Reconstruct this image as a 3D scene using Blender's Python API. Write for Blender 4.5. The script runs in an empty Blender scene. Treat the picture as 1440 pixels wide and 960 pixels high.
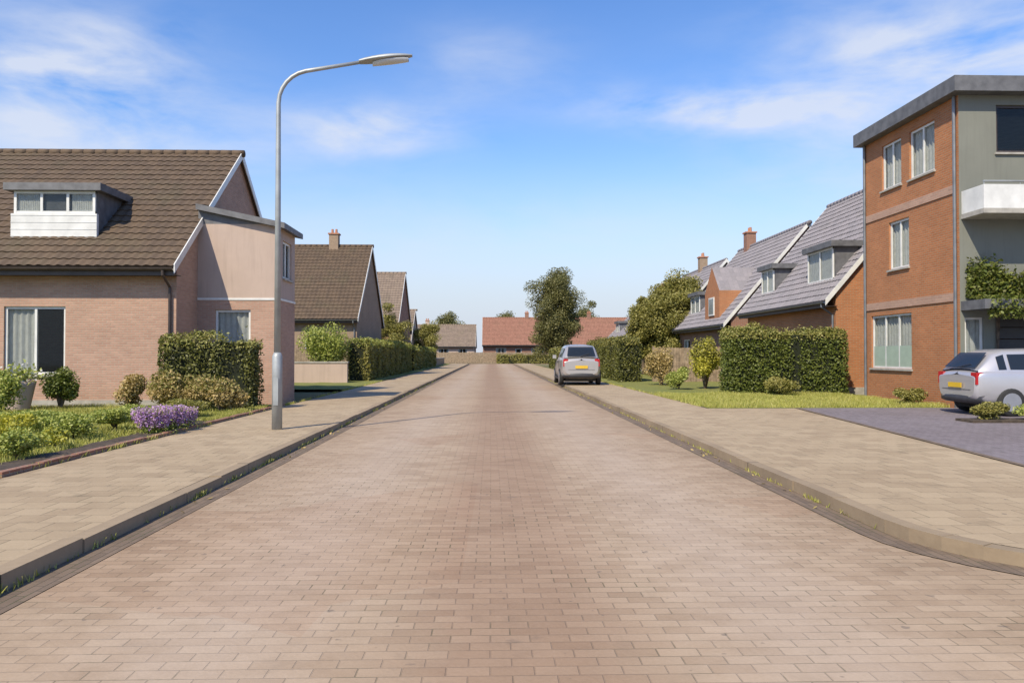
import bpy, math, random
import numpy as np
from mathutils import Vector, Matrix
S = bpy.context.scene
COL = S.collection
R = math.radians
random.seed(7)
rng = np.random.default_rng(11)

# ------------------------------------------------------------------ camera
cam = bpy.data.cameras.new('Camera')
co = bpy.data.objects.new('Camera', cam); COL.objects.link(co); S.camera = co
cam.sensor_width = 36; cam.lens = 36 * 1100 / 1440; cam.clip_end = 6000
co.location = (0, 0, 1.5); co.rotation_euler = (R(90.9), 0, R(-1.56))

# ------------------------------------------------------------------ sky and sun
SUN_EL, SUN_AZ = 46.0, 32.0        # azimuth: degrees left of straight behind the camera
w = bpy.data.worlds.new('World'); S.world = w; w.use_nodes = True
nt = w.node_tree; N = nt.nodes; L = nt.links
bg = N['Background']; bg.inputs[1].default_value = 0.12
sky = N.new('ShaderNodeTexSky'); sky.sky_type = 'NISHITA'; sky.sun_disc = False
sky.sun_elevation = R(SUN_EL); sky.sun_rotation = R(180 + SUN_AZ)
sky.altitude = 50; sky.air_density = 1.0; sky.dust_density = 0.4; sky.ozone_density = 3.0
def wn(t, **k):
    n = N.new(t)
    for a, b in k.items(): setattr(n, a, b)
    return n
def wmath(op, a, b=None):
    n = wn('ShaderNodeMath', operation=op)
    for i, v in enumerate((a, b)):
        if v is None: continue
        if isinstance(v, (int, float)): n.inputs[i].default_value = v
        else: L.new(v, n.inputs[i])
    return n.outputs[0]
tc = wn('ShaderNodeTexCoord'); sp = wn('ShaderNodeSeparateXYZ'); L.new(tc.outputs['Generated'], sp.inputs[0])
hs = wn('ShaderNodeHueSaturation'); hs.inputs['Saturation'].default_value = 1.20; hs.inputs['Value'].default_value = 1.40
hs.inputs['Hue'].default_value = 0.509
L.new(sky.outputs[0], hs.inputs['Color'])
# pale air low over the horizon
hz = wn('ShaderNodeMapRange', interpolation_type='SMOOTHERSTEP'); L.new(sp.outputs[2], hz.inputs[0])
hz.inputs[1].default_value = -0.02; hz.inputs[2].default_value = 0.31; hz.inputs[3].default_value = 1; hz.inputs[4].default_value = 0
mh = wn('ShaderNodeMix', data_type='RGBA'); L.new(hz.outputs[0], mh.inputs[0]); L.new(hs.outputs[0], mh.inputs[6])
mh.inputs[7].default_value = (4.3, 4.7, 5.4, 1)
# thin wind-drawn clouds, laid out on the sky by bearing and height
ysafe = wmath('MAXIMUM', sp.outputs[1], 0.05)
u = wmath('DIVIDE', sp.outputs[0], ysafe); v = wmath('DIVIDE', sp.outputs[2], ysafe)
tot = None
for (cu, cv, ru, rv, s) in [(-.54, .35, .15, .08, 1.1), (-.15, .285, .10, .032, .9), (.31, .315, .16, .028, 1.15), (.60, .385, .20, .075, 1.0),
                            (.0, .37, .10, .05, .38), (.47, .25, .15, .05, .5), (-.42, .27, .22, .05, .5), (-.05, .16, .5, .05, .25), (1.1, .5, .4, .15, .8), (-1.2, .5, .4, .2, .8)]:
    a = wmath('POWER', wmath('DIVIDE', wmath('SUBTRACT', u, cu), ru), 2); b = wmath('POWER', wmath('DIVIDE', wmath('SUBTRACT', v, cv), rv), 2)
    g = wmath('MULTIPLY', wmath('EXPONENT', wmath('MULTIPLY', wmath('ADD', a, b), -1.0)), s)
    tot = g if tot is None else wmath('ADD', tot, g)
mp = wn('ShaderNodeMapping'); mp.inputs['Scale'].default_value = (2.6, 3.2, 8.0); mp.inputs['Rotation'].default_value = (0, .12, 0)
L.new(tc.outputs['Generated'], mp.inputs[0])
nz = wn('ShaderNodeTexNoise'); nz.inputs['Scale'].default_value = 2.3; nz.inputs['Detail'].default_value = 9; nz.inputs['Roughness'].default_value = .55; nz.inputs['Distortion'].default_value = .25
L.new(mp.outputs[0], nz.inputs['Vector'])
cr = wn('ShaderNodeMapRange'); L.new(nz.outputs[0], cr.inputs[0]); cr.inputs[1].default_value = .33; cr.inputs[2].default_value = .66
cm = wmath('MINIMUM', wmath('MULTIPLY', wmath('MULTIPLY', tot, cr.outputs[0]), 1.15), .8)
mc = wn('ShaderNodeMix', data_type='RGBA'); L.new(cm, mc.inputs[0]); L.new(mh.outputs[2], mc.inputs[6]); mc.inputs[7].default_value = (5.1, 5.4, 6.1, 1)
L.new(mc.outputs[2], bg.inputs[0])
sl = bpy.data.lights.new('Sun', 'SUN'); sl.energy = 4.6; sl.angle = R(0.5); sl.color = (1, .89, .70)
so = bpy.data.objects.new('Sun', sl); COL.objects.link(so); so.rotation_euler = (R(90 - SUN_EL), 0, R(-SUN_AZ))
S.view_settings.view_transform = 'Standard'; S.view_settings.look = 'None'; S.view_settings.gamma = 1; S.view_settings.use_curve_mapping = False
S.view_settings.exposure = 0.32

# ------------------------------------------------------------------ materials
class NM:
    def __init__(s, name):
        s.m = bpy.data.materials.new(name); s.m.use_nodes = True
        s.n = s.m.node_tree.nodes; s.l = s.m.node_tree.links; s.b = s.n['Principled BSDF']
    def add(s, t, **k):
        n = s.n.new(t)
        for a, b in k.items(): setattr(n, a, b)
        return n
    def put(s, sock, v):
        if hasattr(v, 'links') or isinstance(v, bpy.types.NodeSocket): s.l.new(v, sock)
        elif isinstance(v, tuple) and len(v) == 3 and len(sock.default_value) == 4: sock.default_value = (*v, 1)
        else: sock.default_value = v
    def coord(s, which='Object'): return s.add('ShaderNodeTexCoord').outputs[which]
    def noise(s, vec, scale, detail=4, rough=.55, out=0):
        n = s.add('ShaderNodeTexNoise'); s.l.new(vec, n.inputs['Vector'])
        n.inputs['Scale'].default_value = scale; n.inputs['Detail'].default_value = detail; n.inputs['Roughness'].default_value = rough
        return n.outputs[out]
    def rng(s, v, a, b, c=0, d=1):
        n = s.add('ShaderNodeMapRange'); s.l.new(v, n.inputs[0])
        for i, x in enumerate((a, b, c, d)): n.inputs[i + 1].default_value = x
        return n.outputs[0]
    def mix(s, f, a, b, mode='MIX'):
        n = s.add('ShaderNodeMix', data_type='RGBA', blend_type=mode)
        s.put(n.inputs[0], f); s.put(n.inputs[6], a); s.put(n.inputs[7], b); return n.outputs[2]
    def math(s, op, a, b=0.0):
        n = s.add('ShaderNodeMath', operation=op); s.put(n.inputs[0], a); s.put(n.inputs[1], b); return n.outputs[0]
    def bump(s, h, strength, dist):
        n = s.add('ShaderNodeBump'); s.l.new(h, n.inputs['Height']); n.inputs['Strength'].default_value = strength; n.inputs['Distance'].default_value = dist
        s.l.new(n.outputs[0], s.b.inputs['Normal'])
    def col(s, c): s.put(s.b.inputs['Base Color'], c)
    def rough(s, r): s.put(s.b.inputs['Roughness'], r)

def plain(name, c, rough=.6, metal=0, var=.12, scale=6, bump=0):
    m = NM(name); v = m.coord(); nz_ = m.noise(v, scale, 6)
    dark = tuple(x * (1 - var * 1.6) for x in c); lite = tuple(min(1, x * (1 + var)) for x in c)
    m.col(m.mix(m.rng(nz_, .3, .7), dark, lite)); m.rough(rough); m.b.inputs['Metallic'].default_value = metal
    if bump: m.bump(m.noise(v, scale * 6, 3), bump, .01)
    return m.m

def brick(name, c1, c2, mortar, stain=.25, bw=.215, bh=.0625, coord='UV', ms=.009, bumpd=.006):
    m = NM(name); v = m.coord(coord)
    b = m.add('ShaderNodeTexBrick'); m.l.new(v, b.inputs['Vector'])
    for k, x in (('Scale', 1), ('Mortar Size', ms), ('Mortar Smooth', .3), ('Bias', 0), ('Brick Width', bw), ('Row Height', bh)): b.inputs[k].default_value = x
    b.inputs['Color1'].default_value = (*c1, 1); b.inputs['Color2'].default_value = (*c2, 1); b.inputs['Mortar'].default_value = (*mortar, 1)
    n1 = m.noise(v, .8, 6, .6); n2 = m.noise(v, 14, 4)
    c = m.mix(m.rng(n1, .35, .75), b.outputs[0], tuple(1 - stain * k for k in (1, 1, 1)), 'MULTIPLY')
    c = m.mix(m.rng(n2, .3, .7, 0, .35), c, (.75, .72, .7), 'MULTIPLY')
    m.col(c); m.rough(.88)
    h = m.math('SUBTRACT', m.math('MULTIPLY', n2, .4), b.outputs[1]); m.bump(h, .7, bumpd)
    return m.m

def pavers(name, c1, c2, mortar, bw, bh, wear=None, swap=False, moss=.25):
    m = NM(name); v0 = m.coord('Object'); v = v0
    if swap:
        mp_ = m.add('ShaderNodeMapping'); mp_.inputs['Rotation'].default_value = (0, 0, R(90)); m.l.new(v0, mp_.inputs[0]); v = mp_.outputs[0]
    b = m.add('ShaderNodeTexBrick'); m.l.new(v, b.inputs['Vector'])
    for k, x in (('Scale', 1), ('Mortar Size', .0045), ('Mortar Smooth', .4), ('Bias', -.1), ('Brick Width', bw), ('Row Height', bh)): b.inputs[k].default_value = x
    b.inputs['Color1'].default_value = (*c1, 1); b.inputs['Color2'].default_value = (*c2, 1); b.inputs['Mortar'].default_value = (*mortar, 1)
    b2 = m.add('ShaderNodeTexBrick'); m.l.new(v, b2.inputs['Vector'])
    for k, x in (('Scale', 1), ('Mortar Size', 0), ('Bias', -.35), ('Brick Width', bw), ('Row Height', bh)): b2.inputs[k].default_value = x
    b2.offset = b.offset; b2.inputs['Color1'].default_value = (1, 1, 1, 1); b2.inputs['Color2'].default_value = (.66, .60, .56, 1)
    c = m.mix(.55, b.outputs[0], b2.outputs[0], 'MULTIPLY')
    c = m.mix(m.rng(m.noise(v0, 1.7, 7, .7), .3, .68, .05, .55), c, tuple((x * .62 + y * .38) for x, y in zip(c1, c2)))
    c = m.mix(m.rng(m.noise(v0, 3.5, 2, .5), .62, .75, 0, .45), c, mortar)
    n1 = m.noise(v0, .35, 6, .6); n2 = m.noise(v0, 2.3, 6, .65); n3 = m.noise(v0, 40, 3)
    if wear:
        xs = m.add('ShaderNodeSeparateXYZ'); m.l.new(v0, xs.inputs[0])
        d = m.math('ABSOLUTE', m.math('SUBTRACT', xs.outputs[0], wear[0]))
        d = m.math('ADD', d, m.rng(n2, .2, .8, -.22, .22))
        c = m.mix(m.rng(d, wear[1] * .55, wear[1] * 1.5, .85, 0), c, wear[2], 'MULTIPLY')
        for wx in (-1.45, 1.7):
            tq = m.math('ADD', m.math('ABSOLUTE', m.math('SUBTRACT', xs.outputs[0], wx)), m.rng(n2, .2, .8, -.25, .25))
            c = m.mix(m.rng(tq, .1, .75, .35, 0), c, (.50, .41, .33))
        oil = m.math('MULTIPLY', m.rng(m.noise(v0, 1.9, 4, .6), .64, .76), m.rng(d, .2, .9, 1, 0))
        c = m.mix(m.math('MULTIPLY', oil, .55), c, (.12, .10, .085))
        vz = m.add('ShaderNodeTexVoronoi'); m.l.new(v0, vz.inputs['Vector']); vz.inputs['Scale'].default_value = .33
        vs = m.add('ShaderNodeSeparateColor'); m.l.new(vz.outputs['Color'], vs.inputs[0])
        c = m.mix(m.rng(vs.outputs[0], .75, .76, 0, .4), c, (.90, .80, .74), 'MULTIPLY')
        e = m.math('ADD', m.math('ABSOLUTE', m.math('SUBTRACT', xs.outputs[0], .1)), m.rng(n2, .2, .8, -.3, .3))
        c = m.mix(m.rng(e, 2.35, 3.1, 0, .55), c, (.72, .68, .6), 'MULTIPLY')
    c = m.mix(m.rng(n1, .3, .7, 0, .8), c, (.84, .81, .78), 'MULTIPLY')
    c = m.mix(m.rng(n2, .45, .8, 0, .7), c, (.78, .76, .74), 'MULTIPLY')
    c = m.mix(m.rng(n3, .3, .7, 0, .5), c, (.82, .82, .82), 'MULTIPLY')
    sp_ = m.noise(v0, 9, 2, .5)
    c = m.mix(m.rng(sp_, .70, .74, 0, .5), c, (.10, .085, .07))
    mo = m.math('MULTIPLY', m.rng(m.noise(v0, 1.1, 5, .7), .5, .68), b.outputs[1])
    c = m.mix(m.math('MULTIPLY', mo, moss * 3), c, (.07, .075, .025))
    m.col(c); m.rough(m.rng(n3, .3, .7, .75, .95))
    h = m.math('SUBTRACT', m.math('ADD', m.math('MULTIPLY', n3, .35), m.math('MULTIPLY', m.noise(v, 5, 1), .9)), b.outputs[1])
    m.bump(h, .75, .007)
    return m.m

LEAF = 1.75
def leafmat(name, cols, trans=.2, rough=.55):
    m = NM(name); g = m.add('ShaderNodeNewGeometry')
    r = m.add('ShaderNodeValToRGB'); m.l.new(g.outputs['Random Per Island'], r.inputs[0])
    e = r.color_ramp.elements
    while len(e) < len(cols): e.new(.5)
    for i, c in enumerate(cols): e[i].position = i / (len(cols) - 1); e[i].color = (*[min(.6, x * LEAF) for x in c], 1)
    c = m.mix(m.rng(m.noise(m.coord(), 1.3, 3), .35, .7, 0, .6), r.outputs[0], (.62, .68, .55), 'MULTIPLY')
    m.col(c); m.rough(rough)
    t = m.add('ShaderNodeBsdfTranslucent'); m.l.new(m.mix(1.0, c, (1.0, 1.15, .55), 'MULTIPLY'), t.inputs[0])
    ms_ = m.add('ShaderNodeMixShader'); ms_.inputs[0].default_value = trans
    m.l.new(m.b.outputs[0], ms_.inputs[1]); m.l.new(t.outputs[0], ms_.inputs[2])
    m.l.new(ms_.outputs[0], m.n['Material Output'].inputs[0])
    return m.m

def glassmat(name, tint=(.75, .8, .82), t=.62):
    m = NM(name); m.col((.02, .025, .03)); m.rough(.04)
    tr = m.add('ShaderNodeBsdfTransparent'); tr.inputs[0].default_value = (*tint, 1)
    x = m.add('ShaderNodeMixShader'); x.inputs[0].default_value = t
    m.l.new(m.b.outputs[0], x.inputs[1]); m.l.new(tr.outputs[0], x.inputs[2]); m.l.new(x.outputs[0], m.n['Material Output'].inputs[0])
    m.b.inputs['Specular IOR Level'].default_value = 1.0; m.bump(m.noise(m.coord(), 1.5, 2), .05, .02)
    return m.m

def tiles(name, c1, c2, moss=(.09, .085, .04), mossamt=.4):
    m = NM(name); v = m.coord('UV')
    b = m.add('ShaderNodeTexBrick'); m.l.new(v, b.inputs['Vector'])
    for k, x in (('Scale', 1), ('Mortar Size', .002), ('Bias', 0), ('Brick Width', .25), ('Row Height', .34)): b.inputs[k].default_value = x
    b.offset = 0
    b.inputs['Color1'].default_value = (*c1, 1); b.inputs['Color2'].default_value = (*c2, 1); b.inputs['Mortar'].default_value = (*[x * .5 for x in c1], 1)
    n1 = m.noise(v, .6, 6, .65); n2 = m.noise(v, 9, 4)
    c = m.mix(m.rng(n1, .5, .75, 0, mossamt), b.outputs[0], moss)
    c = m.mix(m.rng(n2, .3, .7, 0, .5), c, (.7, .7, .7), 'MULTIPLY')
    m.col(c); m.rough(.82); m.bump(n2, .4, .01)
    return m.m

def ground_grass(name, c1, c2, c3):
    m = NM(name); v = m.coord()
    c = m.mix(m.rng(m.noise(v, .5, 6), .35, .65), c1, c2)
    c = m.mix(m.rng(m.noise(v, 25, 4), .4, .75, 0, .7), c, c3)
    m.col(c); m.rough(.95); m.bump(m.noise(v, 60, 3), .8, .04); return m.m

M = {}
M['road'] = pavers('road_pavers', (.45, .34, .235), (.385, .28, .185), (.33, .25, .175), .21, .105, wear=(.17, .55, (.80, .72, .68)))
M['pave'] = pavers('pavement_slabs', (.45, .35, .225), (.39, .30, .19), (.20, .16, .10), .30, .30, moss=.4)
M['drive'] = pavers('driveway_clinker', (.245, .21, .22), (.20, .172, .184), (.10, .09, .085), .21, .07, swap=True)
M['kerb'] = brick('kerb_stone', (.37, .28, .18), (.31, .235, .15), (.05, .045, .03), .35, 1.0, 5.0, 'Object', .012, .01)
M['gutter'] = pavers('gutter_brick', (.22, .16, .11), (.16, .12, .085), (.10, .08, .055), .21, .07, moss=.8, swap=True)
M['soil'] = plain('garden_soil', (.075, .055, .038), .95, 0, .35, 9, .9)
M['lawn'] = ground_grass('lawn', (.17, .20, .035), (.20, .21, .045), (.22, .18, .06))
M['field'] = ground_grass('far_ground', (.17, .15, .06), (.13, .145, .04), (.2, .16, .09))
M['brick_pink'] = brick('pink_brick', (.51, .31, .225), (.43, .25, .18), (.42, .335, .255), .2)
M['brick_orange'] = brick('orange_brick', (.50, .185, .068), (.41, .145, .052), (.36, .26, .16), .22)
M['brick_red'] = brick('red_brick', (.33, .15, .095), (.27, .12, .075), (.30, .24, .19), .25)
M['brick_tan'] = brick('tan_brick', (.36, .25, .16), (.30, .20, .13), (.32, .27, .21), .22)
def plaster(name, c):
    m = NM(name); v = m.coord(); mp_ = m.add('ShaderNodeMapping'); mp_.inputs['Scale'].default_value = (4, 4, .35); m.l.new(v, mp_.inputs[0])
    k = m.mix(m.rng(m.noise(v, 1.2, 6), .3, .7), tuple(x * .88 for x in c), c); k = m.mix(m.rng(m.noise(mp_.outputs[0], 1.5, 6, .65), .5, .8, 0, .5), k, tuple(x * .6 for x in c))
    m.col(k); m.rough(.9); m.bump(m.noise(v, 70, 3), .3, .006); return m.m
M['render_pale'] = plaster('pale_render', (.47, .365, .30))
M['render_grey'] = plaster('grey_green_render', (.195, .20, .168))
M['tile_brown'] = tiles('brown_tiles', (.120, .080, .048), (.092, .062, .039))
M['tile_grey'] = tiles('grey_tiles', (.275, .25, .26), (.22, .205, .215), (.16, .15, .12), .3)
M['tile_red'] = tiles('red_tiles', (.31, .15, .10), (.25, .12, .08), (.16, .12, .07), .3)
M['tile_taupe'] = tiles('taupe_tiles', (.25, .19, .14), (.20, .15, .115))
M['white'] = plain('white_paint', (.66, .66, .63), .4, 0, .09, 3)
M['dark_wood'] = plain('dark_brown_paint', (.055, .04, .034), .5, 0, .2, 5)
M['zinc'] = plain('zinc', (.20, .21, .22), .5, .5, .15, 4)
M['lead'] = plain('lead_grey', (.14, .14, .145), .6, .2, .2, 4)
M['concrete'] = plain('concrete', (.36, .34, .30), .85, 0, .15, 5, .4)
M['glass'] = glassmat('window_glass', (.93, .95, .95), .80)
M['curtain'] = plain('curtain', (.76, .74, .69), .9, 0, .1, 7)
M['green_panel'] = plain('pale_green_panel', (.34, .42, .34), .5, 0, .06, 4)
M['door'] = plain('dark_door_paint', (.05, .075, .06), .35, 0, .15, 5)
M['galv'] = plain('galvanised_steel', (.36, .38, .38), .5, .35, .14, 3)
M['black'] = plain('black_rubber', (.02, .02, .02), .8, 0, .2, 8)
M['plastic'] = plain('dark_plastic', (.035, .035, .04), .55, 0, .15, 8)
M['bark'] = plain('bark', (.12, .09, .065), .95, 0, .35, 8, .9)
M['terracotta'] = plain('terracotta', (.42, .20, .12), .8, 0, .15, 6, .3)
M['fence_wood'] = plain('fence_wood', (.27, .20, .13), .85, 0, .3, 5, .4)
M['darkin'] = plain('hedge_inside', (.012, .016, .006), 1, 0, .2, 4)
M['lf_hedge'] = leafmat('hedge_leaf', [(.042, .054, .008), (.07, .088, .012), (.115, .125, .022)])
M['lf_hedge2'] = leafmat('privet_leaf', [(.04, .042, .01), (.07, .072, .014), (.12, .115, .024)])
M['lf_top'] = leafmat('hedge_lit_top_leaf', [(.12, .13, .03), (.17, .16, .04), (.21, .18, .06)])  # paler leaves: the brightness of sunlit hedge tops put into the colour
M['lf_olive'] = leafmat('olive_leaf', [(.105, .10, .024), (.16, .145, .034), (.21, .18, .055)])
M['lf_tree'] = leafmat('tree_leaf', [(.06, .06, .02), (.10, .095, .032), (.15, .135, .05)])
M['lf_light'] = leafmat('light_leaf', [(.13, .16, .03), (.20, .22, .045), (.26, .255, .07)])
M['lf_yellow'] = leafmat('yellow_leaf', [(.20, .19, .02), (.29, .26, .03), (.34, .31, .06)])
M['lf_brown'] = leafmat('dry_leaf', [(.18, .14, .05), (.26, .19, .075), (.33, .24, .11)])
M['lf_grass'] = leafmat('grass_blade', [(.18, .19, .03), (.25, .24, .055), (.31, .27, .095)])
M['fl_purple'] = leafmat('lavender_flower', [(.24, .12, .33), (.32, .18, .42), (.38, .25, .46)])
M['fl_pink'] = leafmat('pale_flower', [(.5, .32, .35), (.6, .5, .45), (.65, .6, .5)])
def carpaint(name, c, metal=.45):
    m = NM(name); m.col(m.mix(m.rng(m.noise(m.coord(), 3, 5), .3, .7, 0, .25), c, tuple(x * .8 for x in c))); m.rough(.32)
    m.b.inputs['Metallic'].default_value = metal; m.b.inputs['Coat Weight'].default_value = .6; return m.m
M['car_silver'] = carpaint('silver_car_paint', (.50, .49, .51)); M['car_grey'] = carpaint('grey_car_paint', (.46, .44, .43))
M['car_glass'] = glassmat('car_glass', (.25, .27, .28), .35)
M['tail'] = plain('tail_lamp_red', (.42, .015, .02), .2, 0, .1, 9); M['plate'] = plain('yellow_plate', (.65, .42, .03), .4, 0, .03, 4)
M['alloy'] = plain('alloy_rim', (.5, .5, .51), .35, .8, .06, 5)
M['lens'] = plain('lamp_lens', (.55, .57, .58), .2, 0, .05, 4)

# ------------------------------------------------------------------ mesh helpers
class MB:
    def __init__(s): s.v = []; s.f = []; s.uv = []; s.mi = []
    def poly(s, pts, uv=None, mi=0):
        pts = [Vector(p) for p in pts]; i = len(s.v); s.v += [tuple(p) for p in pts]; s.f.append(tuple(range(i, i + len(pts))))
        if uv is None:
            n = (pts[1] - pts[0]).cross(pts[2] - pts[0])
            if n.length < 1e-9 and len(pts) > 3: n = (pts[2] - pts[0]).cross(pts[3] - pts[0])
            n.normalize()
            if abs(n.z) > .9: uv = [(p.x, p.y) for p in pts]
            elif abs(n.z) > .3:
                h = Vector((-n.y, n.x, 0)).normalized(); k = n.cross(h); uv = [(p.dot(h), p.dot(k)) for p in pts]
            else:
                h = Vector((-n.y, n.x, 0)).normalized(); uv = [(p.dot(h), p.z) for p in pts]
        s.uv += uv; s.mi.append(mi)
    def box(s, x0, x1, y0, y1, z0, z1, mi=0, skip=''):
        a = [(x0, y0, z0), (x1, y0, z0), (x1, y1, z0), (x0, y1, z0), (x0, y0, z1), (x1, y0, z1), (x1, y1, z1), (x0, y1, z1)]
        for k, q in (('b', (3, 2, 1, 0)), ('t', (4, 5, 6, 7)), ('f', (0, 1, 5, 4)), ('r', (1, 2, 6, 5)), ('k', (2, 3, 7, 6)), ('l', (3, 0, 4, 7))):
            if k not in skip: s.poly([a[i] for i in q], None, mi)
    def tube(s, pts, rad, n=10, mi=0, cap=True):
        pts = [Vector(p) for p in pts]
        if isinstance(rad, (int, float)): rad = [rad] * len(pts)
        rings = []; ref = None
        for i, p in enumerate(pts):
            t = (pts[min(i + 1, len(pts) - 1)] - pts[max(i - 1, 0)]).normalized()
            if ref is None: ref = Vector((1, 0, 0)) if abs(t.x) < .8 else Vector((0, 1, 0))
            a = (ref - t * ref.dot(t)).normalized(); b = t.cross(a); ref = a
            rings.append([p + (a * math.cos(2 * math.pi * k / n) + b * math.sin(2 * math.pi * k / n)) * rad[i] for k in range(n)])
        base = len(s.v)
        for r_ in rings: s.v += [tuple(q) for q in r_]
        for i in range(len(rings) - 1):
            for k in range(n):
                k2 = (k + 1) % n; s.f.append((base + i * n + k, base + i * n + k2, base + (i + 1) * n + k2, base + (i + 1) * n + k))
                s.uv += [(k / n, i), ((k + 1) / n, i), ((k + 1) / n, i + 1), (k / n, i + 1)]; s.mi.append(mi)
        if cap:
            s.f.append(tuple(base + k for k in reversed(range(n)))); s.uv += [(0, 0)] * n; s.mi.append(mi)
            o = base + (len(rings) - 1) * n; s.f.append(tuple(o + k for k in range(n))); s.uv += [(0, 0)] * n; s.mi.append(mi)
    def grid(s, rows, mi=0, uvs=None):
        nr, nc = len(rows), len(rows[0]); base = len(s.v)
        for r_ in rows: s.v += [tuple(p) for p in r_]
        for i in range(nr - 1):
            for j in range(nc - 1):
                s.f.append((base + i * nc + j, base + i * nc + j + 1, base + (i + 1) * nc + j + 1, base + (i + 1) * nc + j)); s.mi.append(mi)
                if uvs: s.uv += [uvs[i][j], uvs[i][j + 1], uvs[i + 1][j + 1], uvs[i + 1][j]]
                else: s.uv += [(j, i), (j + 1, i), (j + 1, i + 1), (j, i + 1)]
    def build(s, name, mat, parent=None, smooth=False, bevel=0, loc=None):
        me = bpy.data.meshes.new(name); me.from_pydata(s.v, [], s.f)
        ul = me.uv_layers.new(name='UVMap'); ul.data.foreach_set('uv', np.array(s.uv, dtype=np.float32).ravel())
        mats = mat if isinstance(mat, (list, tuple)) else [mat]
        for m in mats: me.materials.append(m)
        me.polygons.foreach_set('material_index', np.array(s.mi, dtype=np.int32))
        if smooth: me.polygons.foreach_set('use_smooth', np.ones(len(s.f), dtype=bool))
        me.update()
        o = bpy.data.objects.new(name, me); COL.objects.link(o)
        if parent: o.parent = parent
        if loc: o.location = loc
        if bevel:
            b = o.modifiers.new('bevel', 'BEVEL'); b.width = bevel; b.segments = 2; b.limit_method = 'ANGLE'
        return o

def thing(name, label, cat, loc=(0, 0, 0), rz=0, group=None):
    o = bpy.data.objects.new(name, None); COL.objects.link(o); o.location = loc; o.rotation_euler = (0, 0, rz)
    o.empty_display_size = .3; return tag(o, label, cat, group)
def tag(o, label, cat, group=None):
    o['label'] = label; o['category'] = cat
    if group: o['group'] = group
    return o
def struct(mb, name, mat, **k):
    o = mb.build(name, mat, **k); o['kind'] = 'structure'; return o

# ------------------------------------------------------------------ foliage
def leaf_arrays(P, size, up=.25, aspect=.55, nrm=None, follow=.0):
    n = len(P)
    a = rng.normal(size=(n, 3)); a[:, 2] *= .7; a /= np.linalg.norm(a, axis=1)[:, None]
    nn = rng.normal(size=(n, 3)); nn[:, 2] += up
    if nrm is not None: nn = nn * (1 - follow) + nrm * follow * 2
    b = np.cross(nn, a); b /= (np.linalg.norm(b, axis=1)[:, None] + 1e-9)
    sz = size * rng.uniform(.6, 1.35, n)[:, None]
    V = np.stack([P - a * sz, P + b * sz * aspect, P + a * sz, P - b * sz * aspect], 1).reshape(-1, 3)
    return V
def leaf_mesh(name, V, mats, mi=None, parent=None, loc=None, extra=None):
    """quads four by four; extra = MB drawn with the last material"""
    n = len(V) // 4; F = np.arange(n * 4).reshape(-1, 4)
    if mi is None: mi = np.zeros(n, dtype=np.int32)
    ev = np.array(extra.v, dtype=float).reshape(-1, 3) if extra else np.zeros((0, 3))
    ef = extra.f if extra else []
    me = bpy.data.meshes.new(name)
    nl = n * 4 + sum(len(f) for f in ef); npoly = n + len(ef)
    me.vertices.add(n * 4 + len(ev)); me.vertices.foreach_set('co', np.concatenate([V, ev]).astype(np.float32).ravel())
    me.loops.add(nl); me.polygons.add(npoly)
    li = np.concatenate([F.ravel()] + [np.array(f) + n * 4 for f in ef]).astype(np.int32) if ef else F.ravel().astype(np.int32)
    tot_ = np.array([4] * n + [len(f) for f in ef], dtype=np.int32); st = np.concatenate([[0], np.cumsum(tot_)[:-1]]).astype(np.int32)
    me.loops.foreach_set('vertex_index', li); me.polygons.foreach_set('loop_start', st); me.polygons.foreach_set('loop_total', tot_)
    for m in mats: me.materials.append(m)
    mm = np.concatenate([mi, (np.array(extra.mi, dtype=np.int32) if extra else np.zeros(0, dtype=np.int32))]).astype(np.int32)
    me.polygons.foreach_set('material_index', mm); me.update(calc_edges=True); me.validate()
    o = bpy.data.objects.new(name, me); COL.objects.link(o)
    if parent: o.parent = parent
    if loc: o.location = loc
    return o

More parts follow.
